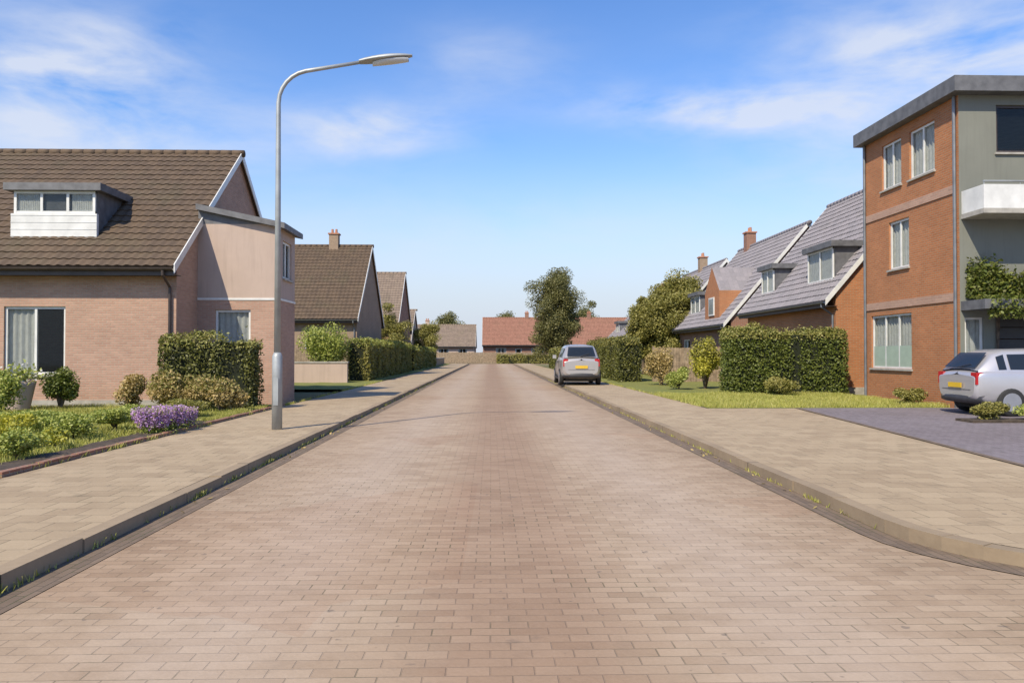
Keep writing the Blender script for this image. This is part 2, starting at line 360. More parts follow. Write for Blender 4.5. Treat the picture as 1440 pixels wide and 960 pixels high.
def hedge(label, x0, x1, y0, y1, h, mat, top, n=None, leaf=.037, group=None, topamt=.5, name='hedge'):
    """a clipped hedge: a dark twiggy core inside a skin of leaves with an uneven outline"""
    cx, cy = (x0 + x1) / 2, (y0 + y1) / 2; lx, ly = x1 - x0, y1 - y0
    areas = np.array([lx * ly, lx * h, lx * h, ly * h, ly * h]); tot_ = areas.sum()
    n = n or int(tot_ * 900)
    face = rng.choice(5, n, p=areas / tot_)
    a, b = rng.random(n), rng.random(n); dep = -np.abs(rng.normal(0, .06, n)) + rng.normal(0, .025, n)
    P = np.zeros((n, 3)); Q = np.zeros((n, 3))
    for k in range(5):
        s_ = face == k
        if k == 0: P[s_] = np.c_[(a[s_] - .5) * lx, (b[s_] - .5) * ly, h + dep[s_]]; Q[s_] = (0, 0, 1)
        if k == 1: P[s_] = np.c_[(a[s_] - .5) * lx, -ly / 2 - dep[s_], b[s_] * h]; Q[s_] = (0, -1, 0)
        if k == 2: P[s_] = np.c_[(a[s_] - .5) * lx, ly / 2 + dep[s_], b[s_] * h]; Q[s_] = (0, 1, 0)
        if k == 3: P[s_] = np.c_[-lx / 2 - dep[s_], (a[s_] - .5) * ly, b[s_] * h]; Q[s_] = (-1, 0, 0)
        if k == 4: P[s_] = np.c_[lx / 2 + dep[s_], (a[s_] - .5) * ly, b[s_] * h]; Q[s_] = (1, 0, 0)
    ph = rng.random(4) * 6.28
    t = P[:, 0] + P[:, 1]
    wob = .07 * np.sin(t * 2.1 + ph[0]) + .035 * np.sin(t * 11 + ph[3]) + .04 * np.sin(t * 5.3 + ph[1]) + .03 * np.sin(P[:, 2] * 4 + t * 3 + ph[2])
    P[:, 2] += wob * (P[:, 2] / h); P += Q * (wob[:, None] * .9)
    # stray shoots above the top
    k = int(lx * ly * 30 + 20); sh = np.c_[(rng.random(k) - .5) * lx, (rng.random(k) - .5) * ly, h + np.abs(rng.normal(0, .09, k))]
    V = leaf_arrays(np.vstack([P, sh]), leaf, .2, .55, np.vstack([Q, np.tile((0, 0, 1), (k, 1))]), .45)
    z = np.r_[P[:, 2], sh[:, 2]]; mi = ((z > h - .26) & (rng.random(len(z)) < topamt)).astype(np.int32)  # leaves near the top take the paler material, painting in a lit top
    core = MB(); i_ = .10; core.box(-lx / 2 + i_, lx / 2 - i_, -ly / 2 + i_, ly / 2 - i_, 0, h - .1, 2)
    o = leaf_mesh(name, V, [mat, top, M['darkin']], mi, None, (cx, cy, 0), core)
    return tag(o, label, 'hedge', group)

def shrub(name, label, cat, x, y, w_, h, mat, n=2600, leaf=.05, dep=None, clumps=13, mat2=None, f2=.0, z0=0, group=None):
    """a loose shrub: leaf clumps on stems, thicker in some places than others"""
    n = int(n * 1.9); leaf *= .74
    t = thing(name, label, cat, (x, y, z0), 0, group); dep = dep or w_
    C = rng.normal(size=(clumps, 3)); C /= np.linalg.norm(C, axis=1)[:, None]; C *= rng.uniform(.25, .8, clumps)[:, None]
    C = C * np.array([w_ / 2, dep / 2, h * .38]) + np.array([0, 0, h * .52])
    r_ = rng.uniform(.22, .42, clumps)
    i_ = rng.integers(0, clumps, n); d = rng.normal(size=(n, 3)); d /= np.linalg.norm(d, axis=1)[:, None]
    d *= (rng.random(n) ** .45)[:, None]
    P = C[i_] + d * r_[i_][:, None] * np.array([w_ * .75, dep * .75, h * .7]); P[:, 2] = np.clip(P[:, 2], .02, None)
    mi = (rng.random(n) < f2).astype(np.int32) * (P[:, 2] > h * .55)
    leaf_mesh('foliage', leaf_arrays(P, leaf), [mat, mat2 or mat], mi.astype(np.int32), t)
    sb = MB()
    for c in C: sb.tube([(0, 0, 0), (c[0] * .4, c[1] * .4, c[2] * .6), tuple(c)], [.025 * h, .018 * h, .008], 5)
    sb.build('stem', M['bark'], t)
    return t

def tree(label, x, y, h, cw, trunk_h, mat, n=15000, leaf=.11, limbs=9, group=None, name='tree', tr=None, narrow=1.0):
    n = int(n * 2.2); leaf *= .66
    t = thing(name, label, 'tree', (x, y, 0), 0, group); tr = tr or h * .022
    tb = MB(); lean = rng.normal(0, .02, 2) * h
    pts = [(0, 0, 0), (lean[0] * .3, lean[1] * .3, trunk_h * .5), (lean[0] * .6, lean[1] * .6, trunk_h), (lean[0], lean[1], h * .62), (lean[0] * 1.4, lean[1] * 1.2, h * .86)]
    tb.tube(pts, [tr * 1.35, tr, tr * .85, tr * .5, tr * .15], 9)
    ends = []
    for k in range(limbs):
        f = k / max(1, limbs - 1); zb = trunk_h * .85 + (h * .8 - trunk_h * .85) * f; ang = k * 2.4 + rng.random() * .7
        reach = cw / 2 * (math.sin(math.pi * (.22 + .70 * f))) * rng.uniform(.6, 1.0) * narrow
        base = Vector((lean[0] * .8, lean[1] * .8, zb)); e = base + Vector((math.cos(ang) * reach, math.sin(ang) * reach, h * .17 * rng.uniform(.5, 1.1)))
        mid = (base + e) / 2 + Vector((0, 0, -h * .01)); tb.tube([base, mid, e], [tr * .42 * (1 - f * .5), tr * .25, tr * .06], 6); ends.append((mid + e) / 2); ends.append(e)
        for q in range(2):
            e2 = e + Vector(rng.normal(0, cw * .13, 3)); tb.tube([(mid + e) / 2, e2], [tr * .16, tr * .04], 5); ends.append(e2)
    for q in range(6):
        zq = trunk_h + (h * .93 - trunk_h) * (q + .6) / 6
        ends.append(Vector((lean[0] + rng.normal(0, cw * .09), lean[1] + rng.normal(0, cw * .09), zq)))
    E_ = np.array([tuple(e) for e in ends]); i_ = rng.integers(0, len(E_), n); d = rng.normal(size=(n, 3)); d /= np.linalg.norm(d, axis=1)[:, None]
    r_ = rng.uniform(.15, .27, len(E_)) * cw
    P = E_[i_] + d * (rng.random(n) ** .5)[:, None] * r_[i_][:, None] * np.array([1, 1, .8])
    tb.build('trunk', M['bark'], t, True); leaf_mesh('crown', leaf_arrays(P, leaf), [mat], None, t)
    return t

# ------------------------------------------------------------------ setting: ground, road, pavements
K = 0.11
g = MB(); g.poly([(-900, -60, -.012), (900, -60, -.012), (900, 2500, -.012), (-900, 2500, -.012)]); struct(g, 'ground', M['field'])
g = MB(); g.poly([(-2.82, -20, 0), (3.07, -20, 0), (3.07, 112, 0), (-2.82, 112, 0)]); struct(g, 'road', M['road'])
g = MB(); g.poly([(-90, 112, 0), (90, 112, 0), (90, 117, 0), (-90, 117, 0)]); struct(g, 'cross_road', M['road'])
RC = 1.6
def corner(off, yc=6.5, n=9):      # right-hand line at x = off, turning into the side street at the near end
    cx_ = 3.31 + RC; rr = RC - (off - 3.31)
    return [(off, 111.8)] + [(cx_ - rr * math.cos(a), yc - rr * math.sin(a)) for a in np.linspace(0, math.pi / 2, n)] + [(40, yc - rr)]
ci, cg = corner(3.07), corner(3.31)
g = MB(); p = ci[1:]; g.poly([(3.07, -20, -.001), (40, -20, -.001)] + [(x, y, -.001) for x, y in p[::-1]]); struct(g, 'side_street', M['road'])
g = MB(); g.poly([(-3.06, -20, .004), (-2.82, -20, .004), (-2.82, 111.8, .004), (-3.06, 111.8, .004)]); struct(g, 'gutter', M['gutter'])
g = MB(); g.grid([[(x, y, .004) for x, y in ci], [(x, y, .004) for x, y in cg]]); struct(g, 'gutter', M['gutter'])
g = MB(); yy = -20.0
while yy < 111:
    dz = random.uniform(-.008, .008); dx = random.uniform(-.008, .008); g.box(-3.20 + dx, -3.06 + dx, yy, yy + .990, -.05, K + dz); yy += 1.0
struct(g, 'kerb', M['kerb'], bevel=.012)
g = MB(); ko, ki = corner(3.31), corner(3.45)
def stone(a, b, c, d):
    dz = K + random.uniform(-.008, .008); top = [(a[0], a[1], dz), (b[0], b[1], dz), (c[0], c[1], dz), (d[0], d[1], dz)]; bot = [(x, y, -.05) for x, y, z in top]
    g.poly(top); g.poly(bot[::-1])
    for k in range(4): g.poly([top[k], bot[k], bot[(k + 1) % 4], top[(k + 1) % 4]])
yy = 6.5
while yy < 111:
    dx = random.uniform(-.008, .008); stone((3.31 + dx, yy), (3.45 + dx, yy), (3.45 + dx, yy + .99), (3.31 + dx, yy + .99)); yy += 1.0
for k in range(1, len(ko) - 2): stone(ko[k], ko[k + 1], ki[k + 1], ki[k])
xx = 3.31 + RC
while xx < 30: stone((xx, ko[-1][1]), (xx + .99, ko[-1][1]), (xx + .99, ki[-1][1]), (xx, ki[-1][1])); xx += 1.0
struct(g, 'kerb', M['kerb'], bevel=.012)
g = MB(); g.box(-5.5, -3.205, -20, 111.5, -.05, K - .006); struct(g, 'pavement', M['pave'])
g = MB(); g.box(3.455, 5.55, 7.2, 111.5, -.05, K - .006)
pc = corner(3.455)[1:-1]; g.poly([(x, y, K - .006) for x, y in pc] + [(30, pc[-1][1], K - .006), (30, 7.2, K - .006), (3.455, 7.2, K - .006)]); struct(g, 'pavement', M['pave'])
g = MB(); g.box(5.56, 8.4, 7.21, 19.9, -.05, K - .007); struct(g, 'driveway_apron', M['pave'])
g = MB(); g.poly([(6.6, 8.9, K - .002), (18, 8.9, K - .002), (18, 19.9, K - .002), (7.9, 19.9, K - .002)]); struct(g, 'driveway', M['drive'])
g = MB()
for k in range(11):
    a_, b_ = k / 11, (k + .985) / 11; p, q = (6.6 + 1.3 * a_, 8.9 + 11 * a_), (6.6 + 1.3 * b_, 8.9 + 11 * b_)
    g.poly([(p[0] - .1, p[1], K + .006), (p[0], p[1], K + .006), (q[0], q[1], K + .006), (q[0] - .1, q[1], K + .006)])
struct(g, 'driveway_edging', M['gutter'])
g = MB(); g.box(9.7, 11.9, 15.5, 16.1, 0, K + .05); struct(g, 'planting_strip', M['soil'])
def lawn(x0, x1, y0, y1, z=.1):
    nx, ny = max(2, int((x1 - x0) / .5)), max(2, int((y1 - y0) / .5)); rows = []
    for j in range(ny + 1):
        rows.append([(x0 + (x1 - x0) * i / nx, y0 + (y1 - y0) * j / ny, z + (random.uniform(-.02, .03) if 0 < i < nx and 0 < j < ny else 0)) for i in range(nx + 1)])
    m = MB(); m.grid(rows); return m
struct(lawn(-24, -5.62, 9, 20.9), 'lawn', M['lawn'], smooth=True)
struct(lawn(-24, -5.62, 31, 46), 'lawn', M['lawn'], smooth=True)
struct(lawn(5.62, 12, 20.0, 27.2), 'lawn', M['lawn'], smooth=True)
struct(lawn(5.62, 12, 27.2, 70), 'lawn', M['lawn'], smooth=True)

struct(lawn(-24, -5.62, 46, 110), 'lawn', M['lawn'], smooth=True)
g = MB(); rows = [[(x, y, .13 + .03 * random.random()) for x in np.linspace(-6.05, -5.62, 6)] for y in np.linspace(9.0, 16.2, 34)]; g.grid(rows); struct(g, 'flower_bed', M['soil'], smooth=True)

g = MB()
yy = 9.0
while yy < 21: g.box(-5.61, -5.51, yy, yy + .2, -.02, K + .05 + random.uniform(-.008, .008)); yy += .206
struct(g, 'brick_edging', M['brick_red'], bevel=.006)

# ------------------------------------------------------------------ houses
def wall(mb, p0, du, width, z0, z1, openings, depth=.12, mi=0):
    """a wall panel with real openings; openings = (u0,u1,z0,z1); du is the unit direction, the outside is to the right of it"""
    p0 = Vector(p0); du = Vector(du); nin = Vector((-du.y, du.x, 0))
    us = sorted({0, width, *[o[0] for o in openings], *[o[1] for o in openings]}); zs = sorted({z0, z1, *[o[2] for o in openings], *[o[3] for o in openings]})
    P = lambda u_, z_, d=0: p0 + du * u_ + nin * d + Vector((0, 0, z_))
    for a, b in zip(us, us[1:]):
        for c, d in zip(zs, zs[1:]):
            if any(o[0] - 1e-6 <= a and b <= o[1] + 1e-6 and o[2] - 1e-6 <= c and d <= o[3] + 1e-6 for o in openings): continue
            mb.poly([P(a, c), P(b, c), P(b, d), P(a, d)], [(a, c), (b, c), (b, d), (a, d)], mi)
    for (a, b, c, d) in openings:
        mb.poly([P(a, c), P(a, d), P(a, d, depth), P(a, c, depth)], [(0, c), (0, d), (depth, d), (depth, c)], mi)
        mb.poly([P(b, d), P(b, c), P(b, c, depth), P(b, d, depth)], [(0, d), (0, c), (depth, c), (depth, d)], mi)
        mb.poly([P(a, d), P(b, d), P(b, d, depth), P(a, d, depth)], [(a, 0), (b, 0), (b, depth), (a, depth)], mi)
        mb.poly([P(b, c), P(a, c), P(a, c, depth), P(b, c, depth)], [(b, 0), (a, 0), (a, depth), (b, depth)], mi)

def window(parent, p0, du, o, cols=2, rows=1, fmat=None, curtain='sides', sill=True, name='window', fw=.065, panel=None):
    """window frame set in its opening, with pane, curtain and sill as sub-parts (built along du from p0)"""
    is_door = (name == 'door')
    fmat = fmat or M['white']; p0 = Vector(p0); du = Vector(du); nin = Vector((-du.y, du.x, 0)); a, b, c, d = o
    def bx(mb, u0, u1, z0_, z1_, d0, d1, mi=0):
        q = [p0 + du * u_ + nin * dd + Vector((0, 0, z_)) for (u_, dd, z_) in ((u0, d0, z0_), (u1, d0, z0_), (u1, d1, z0_), (u0, d1, z0_), (u0, d0, z1_), (u1, d0, z1_), (u1, d1, z1_), (u0, d1, z1_))]
        for f in ((3, 2, 1, 0), (4, 5, 6, 7), (0, 1, 5, 4), (1, 2, 6, 5), (2, 3, 7, 6), (3, 0, 4, 7)): mb.poly([q[i] for i in f], None, mi)
    mb = MB(); e = .003; d0, d1 = .055, .115
    bx(mb, a + e, a + fw, c + e, d - e, d0, d1); bx(mb, b - fw, b - e, c + e, d - e, d0, d1)
    bx(mb, a + fw, b - fw, c + e, c + fw, d0, d1); bx(mb, a + fw, b - fw, d - fw, d - e, d0, d1)
    for k in range(1, cols): uu = a + (b - a) * k / cols; bx(mb, uu - fw * .5, uu + fw * .5, c + fw, d - fw, d0 + .004, d1 - .004)
    for k in range(1, rows): zz = c + (d - c) * k / rows; bx(mb, a + fw, b - fw, zz - fw * .4, zz + fw * .4, d0 + .008, d1 - .008)
    f = mb.build(name, fmat, parent)
    mb = MB(); bx(mb, a + fw * .6, b - fw * .6, c + fw * .6, d - fw * .6, .085, .092)
    if is_door: mb.build('door_leaf', M['door'], f)
    else: mb.build('pane', M['glass'], f)
    if panel:
        mb = MB(); bx(mb, a + fw, b - fw, c + fw, c + (d - c) * panel, .06, .08); mb.build('panel', M['green_panel'], f)
    if curtain:
        wv = lambda t: .155 + .02 * math.sin(t * 38)
        spans = {'sides': ((a, a + (b - a) * .24), (b - (b - a) * .24, b)), 'full': ((a, b),), 'left': ((a, a + (b - a) * .5),)}[curtain]
        for (u0, u1) in spans:
            mb = MB(); nn = max(6, int((u1 - u0) / .03)); us = [u0 + (u1 - u0) * i / nn for i in range(nn + 1)]
            mb.grid([[p0 + du * q + nin * wv(q) + Vector((0, 0, zz)) for q in us] for zz in (c + .02, d - .02)])
            mb.build('curtain', M['curtain'], f)
    if sill:
        mb = MB(); bx(mb, a - .05, b + .05, c - .055, c - .002, -.06, .10); mb.build('sill', M['concrete'], f)
    return f

def tile_slope(mb, O, du, Lh, dv, Sl, tw=.25, tl=.34, mi=0, amp=.028, per=6):
    """pantiles: rolls across, overlapping courses up the slope"""
    O = Vector(O); du = Vector(du).normalized(); dv = Vector(dv).normalized(); n = du.cross(dv)
    nu = max(1, int(round(Lh / tw))) ; nv = max(1, int(round(Sl / tl))); tw = Lh / nu; tl = Sl / nv
    rows, uvs = [], []
    prof = [amp * (1 + math.sin(2 * math.pi * k / per)) * .5 for k in range(per)]
    jit = [[random.uniform(-.004, .004) for _ in range(nu + 1)] for _ in range(nv)]
    for j in range(nv):
        for (vv, lift) in ((j * tl, .035), ((j + 1) * tl - .001, .006)):
            r_, q = [], []
            for i in range(nu * per + 1):
                uu = i * tw / per; h = prof[i % per] + lift + jit[j][i // per]
                r_.append(O + du * uu + dv * vv + n * h); q.append((uu / tw * .25, vv / tl * .34 + (.0 if lift > .02 else -.001)))
            rows.append(r_); uvs.append(q)
    mb.grid(rows, mi, uvs)
    E = O + du * Lh
    for a, b in ((O, O + dv * Sl), (E + dv * Sl, E)):   # closed under-side edge
        mb.poly([a, b, b - n * .06, a - n * .06], None, mi)
    mb.poly([O - n * .06, O + dv * Sl - n * .06, E + dv * Sl - n * .06, E - n * .06], None, mi)
    mb.poly([O + n * .03, O - n * .06, E - n * .06, E + n * .03], None, mi)

def chimney(roof, x, y, z0, z1, mat, w_=.55, d=.55):
    mb = MB(); mb.box(x - w_ / 2, x + w_ / 2, y - d / 2, y + d / 2, z0, z1); c = mb.build('chimney', mat, roof)
    mb.__init__(); mb.box(x - w_ / 2 - .06, x + w_ / 2 + .06, y - d / 2 - .06, y + d / 2 + .06, z1 + .002, z1 + .09)
    for k in (-1, 1): mb.tube([(x + k * w_ * .22, y, z1 + .09), (x + k * w_ * .22, y, z1 + .36)], [.10, .08], 10)
    return c

def house(label, loc, Lx, D, e, r, wallmat, tilemat, front=(), sideR=(), sideL=(), rz=0, over=.45, verge=.12, chim=(), e_back=None, tile_px=6, wins=None, doors=(), trim=None, cat='house', gutter_mat=None):
    """gabled house, ridge along local x, front at local y=0 facing -y; openings per wall in (u0,u1,z0,z1)"""
    t = thing('house', label, cat, loc, rz); trim = trim or M['white']; ym = D / 2; gm = gutter_mat or M['zinc']
    wb = MB()
    wall(wb, (0, 0, 0), (1, 0, 0), Lx, 0, e, list(front)); wall(wb, (Lx, 0, 0), (0, 1, 0), D, 0, e, list(sideR))
    wall(wb, (Lx, D, 0), (-1, 0, 0), Lx, 0, e, []); wall(wb, (0, D, 0), (0, -1, 0), D, 0, e, list(sideL))
    wb.poly([(Lx, 0, e), (Lx, D, e), (Lx, ym, r)], [(0, e), (D, e), (ym, r)]); wb.poly([(0, D, e), (0, 0, e), (0, ym, r)], [(0, e), (D, e), (ym, r)])
    wb.build('wall', wallmat, t)
    pl = MB(); pl.box(-.025, Lx + .025, -.025, D + .025, 0, .28); pl.build('plinth', M['concrete'], t)
    W = {'f': ((0, 0, 0), (1, 0, 0)), 'r': ((Lx, 0, 0), (0, 1, 0)), 'l': ((0, D, 0), (0, -1, 0))}
    for key, ops in (('f', front), ('r', sideR), ('l', sideL)):
        for i, o in enumerate(ops):
            if (key, i) in doors:
                f = window(t, *W[key], o, 1, 1, M['door'], None, False, 'door'); continue
            kw = (wins or {}).get((key, i), {}); window(t, *W[key], o, **({'cols': 2 if o[1] - o[0] > 1.0 else 1} | kw))
    s = (r - e) / ym; sl = math.hypot(1, s); rb = MB()
    Sl = (ym + over) * sl
    tile_slope(rb, (-verge, -over, e - s * over + .05), (1, 0, 0), Lx + 2 * verge, (0, 1, s), Sl, per=tile_px)
    tile_slope(rb, (Lx + verge, D + over, e - s * over + .05), (-1, 0, 0), Lx + 2 * verge, (0, -1, s), Sl, tw=.5, tl=.7, per=4)
    roof = rb.build('roof', tilemat, t)
    rc = MB(); x = -verge
    while x < Lx + verge - .1: rc.tube([(x, ym, r + .05), (x + .38, ym, r + .055)], [.125, .115], 10); x += .37
    rc.build('ridge_cap', tilemat, roof, True)
    for (cx_, cy_, h_) in chim:
        zr = r - abs(cy_ - ym) * s; mb = MB(); mb.box(cx_ - .3, cx_ + .3, cy_ - .3, cy_ + .3, zr - .4, zr + h_)
        mb.build('chimney', wallmat, roof); mb = MB(); mb.box(cx_ - .36, cx_ + .36, cy_ - .36, cy_ + .36, zr + h_ + .002, zr + h_ + .09)
        for k in (-.13, .13): mb.tube([(cx_ + k, cy_, zr + h_ + .09), (cx_ + k, cy_, zr + h_ + .38)], [.09, .075], 10)
        mb.build('chimney_pot', M['terracotta'], roof)
    for xx in (-verge - .03, Lx + verge + .002):
        bb = MB()
        for sg in (0, 1):
            ys = (-over, ym) if sg == 0 else (D + over, ym); z0_ = e - s * over
            a0, a1 = Vector((xx, ys[0], z0_ - .12)), Vector((xx, ys[1], r - .12)); w_ = Vector((.028, 0, 0)); hh = Vector((0, 0, .24))
            q = [a0, a0 + w_, a1 + w_, a1, a0 + hh, a0 + w_ + hh, a1 + w_ + hh, a1 + hh]
            for f in ((0, 1, 2, 3), (7, 6, 5, 4), (0, 4, 5, 1), (1, 5, 6, 2), (3, 2, 6, 7), (0, 3, 7, 4)): bb.poly([q[i] for i in f])
        bb.build('barge_board', trim, t)
    zf = e - s * over
    for y_ in (-over + .05, D + over - .08):
        ff = MB(); ff.box(-verge, Lx + verge, y_, y_ + .03, zf - .17, zf - .01)
        if y_ < 0: ff.box(-verge, Lx + verge, y_ + .03, -.002, zf - .15, zf - .13)
        ff.build('fascia', M['dark_wood'], t)
    pr = [(.07 * math.cos(a), .07 * math.sin(a)) for a in np.linspace(math.pi, 2 * math.pi, 9)]
    for y_ in (-over - .03, D + over + .03):
        gt = MB(); gt.grid([[(xx, y_ + p[0], zf + .02 + p[1]) for p in pr] for xx in (-verge, Lx + verge)])
        gt.build('gutter', gm, t)
    gt = MB(); gt.tube([(Lx - .15, -over - .03, zf - .04), (Lx - .15, -over - .03, zf - .15), (Lx - .15, -.06, zf - .45), (Lx - .15, -.06, .3)], .04, 8); gt.build('downpipe', gm, t)
    return t, roof

def dormer(roof, x0, x1, yf, z0, z1, slope_y, e, s, cols=3, cheek=None, fascia=.3, fmat=None, curtain='full', overh=.18):
    """flat-roofed dormer standing on the front slope: cheeks, window band, deep fascia"""
    yb = (z1 - e) / s + .15; mb = MB(); cheek = cheek or M['lead']
    mb.box(x0, x1, yf + .05, yb, z0 - 1.0, z1 - fascia); d = mb.build('dormer', cheek, roof)
    mb = MB(); mb.box(x0 - overh, x1 + overh, yf - overh, yb + .2, z1 - fascia, z1); mb.build('dormer_roof', M['lead'], d, bevel=.01)
    # the glazed front sits proud of the cheeks
    a, b, c, dd = x0 + .03, x1 - .03, z0, z1 - fascia - .004; mb = MB(); fw = .07
    mb.box(a, b, yf - .03, yf + .03, c, c + fw); mb.box(a, b, yf - .03, yf + .03, dd - fw, dd)
    for k in range(cols + 1):
        xx = a + (b - a - fw) * k / cols; mb.box(xx, xx + fw, yf - .034, yf + .026, c + .001, dd - .001)
    mb.build('window_frame', fmat or M['white'], d)
    mb = MB(); mb.box(a + .02, b - .02, yf - .006, yf + .002, c + .02, dd - .02); mb.build('window_pane', M['glass'], d)
    n_ = 60
    spans = [(a + .05, b - .05)] if curtain == 'full' else [(a + .05, a + (b - a) * .3), (b - (b - a) * .3, b - .05)]
    for p, q in spans:
        mb = MB(); mb.grid([[(p + (q - p) * i / n_, yf + .036 + .008 * math.sin(i * 1.3), zz) for i in range(n_ + 1)] for zz in (c + .03, dd - .03)]); mb.build('curtain', M['curtain'], d)
    return d

# --- left side: nearest house with dormer and pale wing
eA, rA, DA = 4.1, 8.05, 10.0
hA, rfA = house('nearest pink brick house on the left with brown roof, wide dormer and pale side wing', (-21.35, 21, 0), 13, DA, eA, rA, M['brick_pink'], M['tile_brown'],
    front=[(8.5, 10.1, .95, 2.75), (3.2, 5.2, .95, 2.6)], sideR=[(5.5, 6.7, 1.0, 2.4)], wins={('f', 0): {'cols': 2, 'curtain': 'left'}}, chim=[(2.5, 5.0, 1.0)], over=.5, gutter_mat=M['dark_wood'])
sA = (rA - eA) / (DA / 2)
dA = dormer(rfA, 8.3, 10.55, .7, 5.33, 6.15, 0, eA, sA, 3, fascia=.2, curtain='sides')
mb = MB(); mb.box(8.27, 10.58, .63, .74, 4.4, 5.325)
for k in range(4): mb.box(8.26, 10.59, .62, .63, 4.7 + k * .19, 4.71 + k * .19)
mb.build('white_cladding', M['white'], dA)
wg = MB(); X0, X1, Y0, Y1, ZT = 13.0, 15.3, 1.5, 3.3, 5.25      # wing (local)
wall(wg, (X0, Y0, 0), (1, 0, 0), 2.3, 0, 3.05, [(.5, 1.5, 1.5, 2.75)], mi=0); wall(wg, (X0, Y0, 0), (1, 0, 0), 2.3, 3.05, 5.2, [], mi=1)
for zz0, zz1, mi in ((0, 3.05, 0), (3.05, 5.2, 1)):
    wall(wg, (X1, Y0, 0), (0, 1, 0), 1.8, zz0, zz1, [(.4, 1.4, 3.7, 4.8)] if mi else [], mi=mi); wall(wg, (X1, Y1, 0), (-1, 0, 0), 2.3, zz0, zz1, [], mi=mi)
wgo = wg.build('side_wing', [M['brick_pink'], M['render_pale']], hA)
mb = MB(); mb.box(X0 + .004, X1 + .02, Y0 - .02, Y1 + .02, 3.03, 3.09); mb.build('cladding_rail', M['white'], wgo)
mb = MB(); P = [(X0 + .004, Y0 - .2, 5.75), (X1 + .2, Y0 - .2, 5.22), (X1 + .2, Y1 + .2, 5.22), (X0 + .004, Y1 + .2, 5.75)]
mb.poly([P[0], P[1], P[2], P[3]]); Q = [(p[0], p[1], p[2] - .16) for p in P]; mb.poly(Q[::-1])
for i in range(4): mb.poly([P[i], Q[i], Q[(i + 1) % 4], P[(i + 1) % 4]])
mb.poly([(X0 + .01, Y0 - .001, 5.2), (X1, Y0 - .001, 5.2), (X1, Y0 - .001, 5.22), (X0 + .01, Y0 - .001, 5.6)]); mb.build('wing_roof', M['lead'], wgo)
window(wgo, (X0, Y0, 0), (1, 0, 0), (.5, 1.5, 1.5, 2.75), 1, 1, curtain='full'); window(wgo, (X1, Y0, 0), (0, 1, 0), (.4, 1.4, 3.7, 4.8), 2)

hB, rfB = house('second brick house on the left, brown roofed, behind the long clipped hedge', (-21, 47, 0), 13, 10.5, 3.9, 8.6, M['brick_tan'], M['tile_brown'],
    front=[(9.9, 11.6, .9, 2.4), (5, 6.5, .9, 2.4)], sideR=[(3, 4.4, .9, 2.4), (6.2, 7.6, .9, 2.4)], chim=[(10.6, 5.25, .8)])
hC, _ = house('third house on the left, red brick under a greyish roof, past the brown roofed one', (-21, 67, 0), 13, 11, 4.0, 8.9, M['brick_red'], M['tile_taupe'],
    front=[(9.9, 11.6, .9, 2.4)], sideR=[(3, 4.4, .9, 2.4), (6.6, 8, .9, 2.4)], chim=[(8, 5.5, .8)], tile_px=4)
hD, _ = house('small pale house last on the left before the junction', (-20, 88, 0), 11, 9, 3.2, 6.6, M['render_pale'], M['tile_taupe'],
    front=[(8, 9.5, .9, 2.3)], sideR=[(2, 3.2, .9, 2.3), (5.5, 6.7, .9, 2.3)], chim=[(7, 4.5, .7)], tile_px=4)
# --- closing the view
house('wide bungalow with a red tiled roof across the end of the street', (-1.2, 121, 0), 24, 9, 3.3, 7.2, M['brick_red'], M['tile_red'],
    front=[(2, 3.6, .9, 2.4), (5, 6.0, .1, 2.3), (7.5, 9.5, .9, 2.4), (12, 14, .9, 2.4), (17, 19, .9, 2.4)], chim=[(7, 4.5, .8), (17, 4.5, .8)], tile_px=4, over=.6)
house('low taupe roofed house left of the red roofed bungalow at the street end', (-14, 120, 0), 11.6, 8, 2.9, 6.0, M['render_pale'], M['tile_taupe'],
    front=[(2, 3.6, .9, 2.3), (6, 7.6, .9, 2.3), (9, 10.4, .9, 2.3)], chim=[(4, 4, .7)], tile_px=4)
house('bungalow with dull red roof right of the wide bungalow at the street end', (25, 121, 0), 14, 9, 3.0, 6.6, M['brick_red'], M['tile_red'], front=[(2, 3.6, .9, 2.3), (8, 9.6, .9, 2.3)], chim=[(6, 4.5, .7)], tile_px=4)

# --- right side: row of grey roofed houses, eaves to the street (front faces -x)
def right_house(label, y0, y1, xf, e, r, D, wm, dorm, chim, brick_gable=None):
    Ln = y1 - y0
    t, rf_ = house(label, (xf, y1, 0), Ln, D, e, r, wm, M['tile_grey'], front=[(1.0, 2.6, .9, 2.4), (3.6, 4.6, .05, 2.3), (5.8, 7.6, .9, 2.4)], sideR=[(3.0, 4.2, 1.0, 2.3)], rz=R(-90), doors={('f', 1)}, chim=chim, wins={})
    s = (r - e) / (D / 2)
    for (a, b, z0, z1) in dorm: dormer(rf_, a, b, (z0 - e) / s - .05, z0, z1, 0, e, s, 2, curtain='full', fascia=.22)
    if brick_gable:
        a, b, zt = brick_gable; mb = MB(); m_ = (a + b) / 2; hh = zt - e
        fr = [(a, 0), (b, 0), (b, hh * .55), (m_, hh), (a, hh * .55)]; yb = (zt - e) / s + .05
        mb.poly([(x, -.14, e - .3 + z) for x, z in fr], [(x, z) for x, z in fr])
        for i in range(5):
            p, q = fr[i], fr[(i + 1) % 5]; mb.poly([(p[0], -.14, e - .3 + p[1]), (p[0], yb, e - .3 + p[1]), (q[0], yb, e - .3 + q[1]), (q[0], -.14, e - .3 + q[1])], None, 1 if i in (2, 3) else 0)
        w_ = mb.build('gabled_dormer', [M['brick_orange'], M['tile_grey']], rf_)
        mb = MB(); mb.box(m_ - .5, m_ + .5, -.20, -.142, e + .1, e + 1.1); fo = mb.build('window', M['white'], w_)
        mb = MB(); mb.box(m_ - .42, m_ + .42, -.21, -.202, e + .18, e + 1.02); mb.build('pane', M['glass'], fo)
    return t
